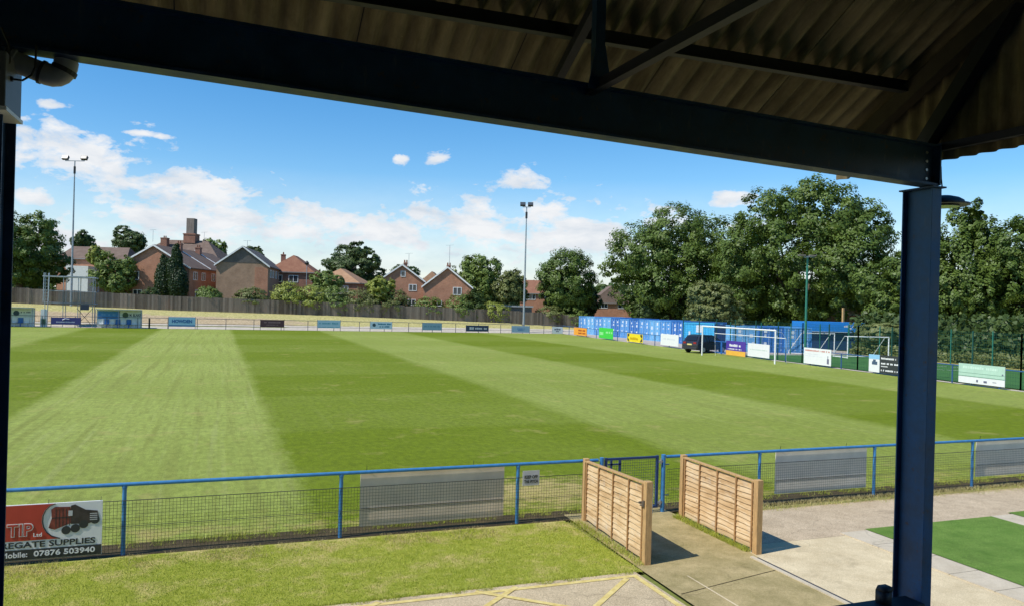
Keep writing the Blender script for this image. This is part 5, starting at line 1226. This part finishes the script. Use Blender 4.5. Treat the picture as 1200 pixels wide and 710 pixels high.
# navy container, long side on
p0 = PD(837, 400, 82); p1 = PD(862, 400, 77); ctr = (p0+p1)/2; dvec = p1-p0; ang = math.atan2(dvec.y, dvec.x)
NV = container('navy container side-on behind the goal', (ctr.x, ctr.y, 0), ang, dvec.length, 2.44, 2.5, C('navy_steel', (.012, .035, .13)), doors=False)
m = MB(); L2 = dvec.length
for i in range(30):
    x_ = -L2/2+.1+i*(L2-.25)/30; m.bb((x_, .04, .13), (x_+(L2-.2)/60, .075, 2.38))
m.bb((-L2/2+.05, .076, .13), (L2/2-.05, .1, 2.38)); put('front_panel', m, C('navy_steel', (.012, .035, .13)), NV)
for k, (cn, lab) in enumerate(((2, 'pale blue container left in the group behind the goal'), (1, 'dark blue container in the middle of the group behind the goal'), (0, 'mid blue container right in the group behind the goal'))):
    pc = PD(873.5+31*k, 400, 76-.6*k); container(lab, (pc.x, pc.y, 0), rad(-24), 2.42, 6, 2.5, cols[cn], seed=30+k)
# blue site building
pc = PD(978, 390, 84); BB = thing('site_cabin', 'long blue cabin with a bright fascia beyond the mini goals', 'cabin', (pc.x, pc.y, 0), None, -YAW, True)
hw = 33*84/F; m = MB(); m.bb((-hw, 0, 0), (hw, 4, 2.0)); put('wall', m, C('navy_wall', (.015, .05, .14)), BB)
m = MB(); m.bb((-hw-.1, -.35, 2.01), (hw+.1, 4.1, 3.0)); put('fascia', m, C('fascia_blue', (.02, .22, .62)), BB)
m = MB(); m.bb((-hw-.1, -.37, 1.93), (hw+.1, -.02, 2.0)); m.bb((hw-.25, -.4, 0), (hw-.1, -.25, 1.93)); put('trim', m, C('trim_pale', (.40, .52, .62)), BB)
m = MB(); dashes(m, hw*.28, hw*.7, 2.5, .2, -.352, 90); m.bb((hw*.45, -.358, 2.28), (hw*.55, -.352, 2.45)); put('lettering', m, SIGNWHITE, BB)
m = MB(); m.box((pc.x+4.0, pc.y+3, 2.3), (.2, .2, 4.6)); solo('timber_post', m, C('raw_post', (.5, .30, .12)), 'raw timber post rising behind the blue cabin', 'post', (pc.x+4.0, pc.y+3, 0))

# ------------------------------------------------------------------ parked car (seen from the rear quarter)
pc = PD(826, 413, 72.5); hx = math.cos(rad(38)); hy = math.sin(rad(38)); head = r0*hx+fw*hy; ang = math.atan2(head.y, head.x)
CAR = thing('parked_car', 'dark grey hatchback estate parked behind the blue gate', 'car', (pc.x, pc.y, 0), None, ang, True)
CP = M('car_paint_dark', (.022, .024, .032), .22, .1, 2, spec=.6); CG = M('car_glass', (.012, .014, .018), .06, .1, 2, spec=.7)
prof = [(-2.2, .38), (-2.24, .75), (-2.18, 1.02), (-2.02, 1.12), (-1.72, 1.58), (-1.2, 1.68), (.1, 1.66), (.75, 1.48), (1.25, 1.10), (1.95, .98), (2.2, .78), (2.22, .40), (1.9, .30), (-1.95, .30)]
body = MB(); n_ = len(prof); secs = []
for yv, sc_ in ((-.92, .0), (-.86, 1), (.86, 1), (.92, .0)):
    row = []
    for (x, z) in prof:
        up = max(0, (z-1.0)/.68); yy_ = yv*(1-.2*up) if z > 1.0 else yv
        if sc_ == 0: row.append((x*.985, yy_*.985, z*.97+.03*.7 if z > .5 else z))
        else: row.append((x, yy_, z))
    secs.append(row)
for a in range(3):
    o_ = len(body.v)
    body.v += secs[a]+secs[a+1]; body.f += [(o_+i, o_+(i+1) % n_, o_+n_+(i+1) % n_, o_+n_+i) for i in range(n_)]
o_ = len(body.v); body.v += secs[0]+secs[3]; body.f += [tuple(o_+i for i in range(n_)), tuple(o_+n_+i for i in reversed(range(n_)))]
put('body', body, CP, CAR, smooth=True)
for s in (-1, 1):
    for (xa, xb, xc_, xd) in ((-1.62, -.55, -.55, -1.35), (-.48, .42, .42, -.48), (.49, 1.05, .55, .49)):
        wz0, wz1 = 1.08, 1.54; y0_, y1_ = .915*(1-.2*.12)*s, .905*(1-.2*.8)*s
        m = MB(); m.prism([(xa, y0_, wz0), (xb, y0_, wz0), (xc_, y1_, wz1), (xd, y1_, wz1)], (0, s*.012, 0)); put('side_window', m, CG, CAR)
    for x in (-1.38, 1.38):
        w_ = MB(); w_.tube([(x, s*.72, .33), (x, s*.94, .33)], .33, 18); wo_ = put('wheel', w_, RUBBER, CAR); w_ = MB(); w_.tube([(x, s*.941, .33), (x, s*.95, .33)], .21, 12); put('rim', w_, GALV, wo_)
    m = MB(); m.bb((-2.245, s*.58-.16, .86), (-2.17, s*.58+.16, 1.02)); put('tail_light', m, C('lamp_red', (.30, .02, .02), rough=.2), CAR)
    m = MB(); m.box((.75, s*1.0, 1.1), (.12, .2, .14)); put('mirror', m, CP, CAR)
m = MB(); m.prism([(-2.0, -.62, 1.16), (-2.0, .62, 1.16), (-1.76, .55, 1.55), (-1.76, -.55, 1.55)], (-.03, 0, .01)); put('rear_window', m, CG, CAR)
m = MB(); m.bb((-2.262, -.26, .74), (-2.235, .26, .86)); put('number_plate', m, C('plate_yellow', (.7, .6, .2)), CAR)
m = MB(); m.bb((-2.30, -.84, .36), (-2.2, .84, .58)); put('bumper', m, C('bumper_black', (.03, .03, .035)), CAR, bevel=.03)

# ------------------------------------------------------------------ grass blades and weeds
def blades(name, x0, x1, y0, y1, n, hmin, hmax, wd, mat, seed, mask=None, zoff=0.0):
    rng = np.random.default_rng(seed); X = rng.uniform(x0, x1, n); Y = rng.uniform(y0, y1, n)
    if mask is not None:
        k = mask(X, Y, rng); X = X[k]; Y = Y[k]
    n = len(X); h_ = rng.uniform(hmin, hmax, n); a = rng.uniform(0, 2*np.pi, n); ln = rng.normal(size=(n, 2))*h_[:, None]*.45
    dx = np.cos(a)*wd/2; dy = np.sin(a)*wd/2; Z = np.full(n, zoff)
    V = np.stack([np.stack([X-dx, Y-dy, Z], 1), np.stack([X+dx, Y+dy, Z], 1), np.stack([X+ln[:, 0]+dx*.3, Y+ln[:, 1]+dy*.3, Z+h_], 1), np.stack([X+ln[:, 0]-dx*.3, Y+ln[:, 1]-dy*.3, Z+h_], 1)], 1).reshape(-1, 3)
    return tag(leaf_object(name, V, mat, None), kind='stuff')
blades('verge_grass', -3.4, 6.2, 10.3, 13.05, 90000, .008, .026, .006, BLADE, 1, lambda X, Y, r: (Y < 13.05) & ((X < 6.0) | (Y > 10.4)))
cl = lambda X, Y, r: (np.sin(X*1.9+.6)+np.sin(X*4.7)+np.sin(X*11.3+Y*3)+r.normal(size=len(X))*.9) > .3
blades('fence_foot_weeds', -3.4, 6.8, 13.5, 13.85, 9000, .02, .09, .007, BLADE, 2, cl)
blades('fence_foot_weeds_right', 8.6, 22, 13.45, 13.85, 10000, .02, .09, .007, BLADE, 3, cl)
blades('straw_tufts', -3.4, 6.8, 12.5, 13.17, 12000, .01, .05, .006, STRAW, 4, cl)
blades('straw_tufts_right', 8.7, 22, 12.7, 13.2, 14000, .015, .06, .006, STRAW, 5)
blades('pitch_edge_grass', -3.6, 24, 13.74, 15.4, 50000, .008, .02, .006, BLADE, 6)
blades('panel_foot_weeds', 6.2, 6.40, 10.5, 13.0, 1500, .02, .09, .007, BLADE, 7)
blades('path_edge_weeds', 8.26, 8.42, 10.6, 12.8, 2500, .02, .1, .007, BLADE, 8)
blades('verge_edge_grass', -3.4, 6.1, 10.17, 10.36, 7000, .015, .055, .007, BLADE, 9, lambda X, Y, r: (Y > 10.30-.13*np.abs(np.sin(X*2.3)*np.sin(X*7.1+1))))
blades('walk_weeds', 8.5, 24, 12.55, 13.0, 3500, .01, .06, .007, BLADE, 10, cl)
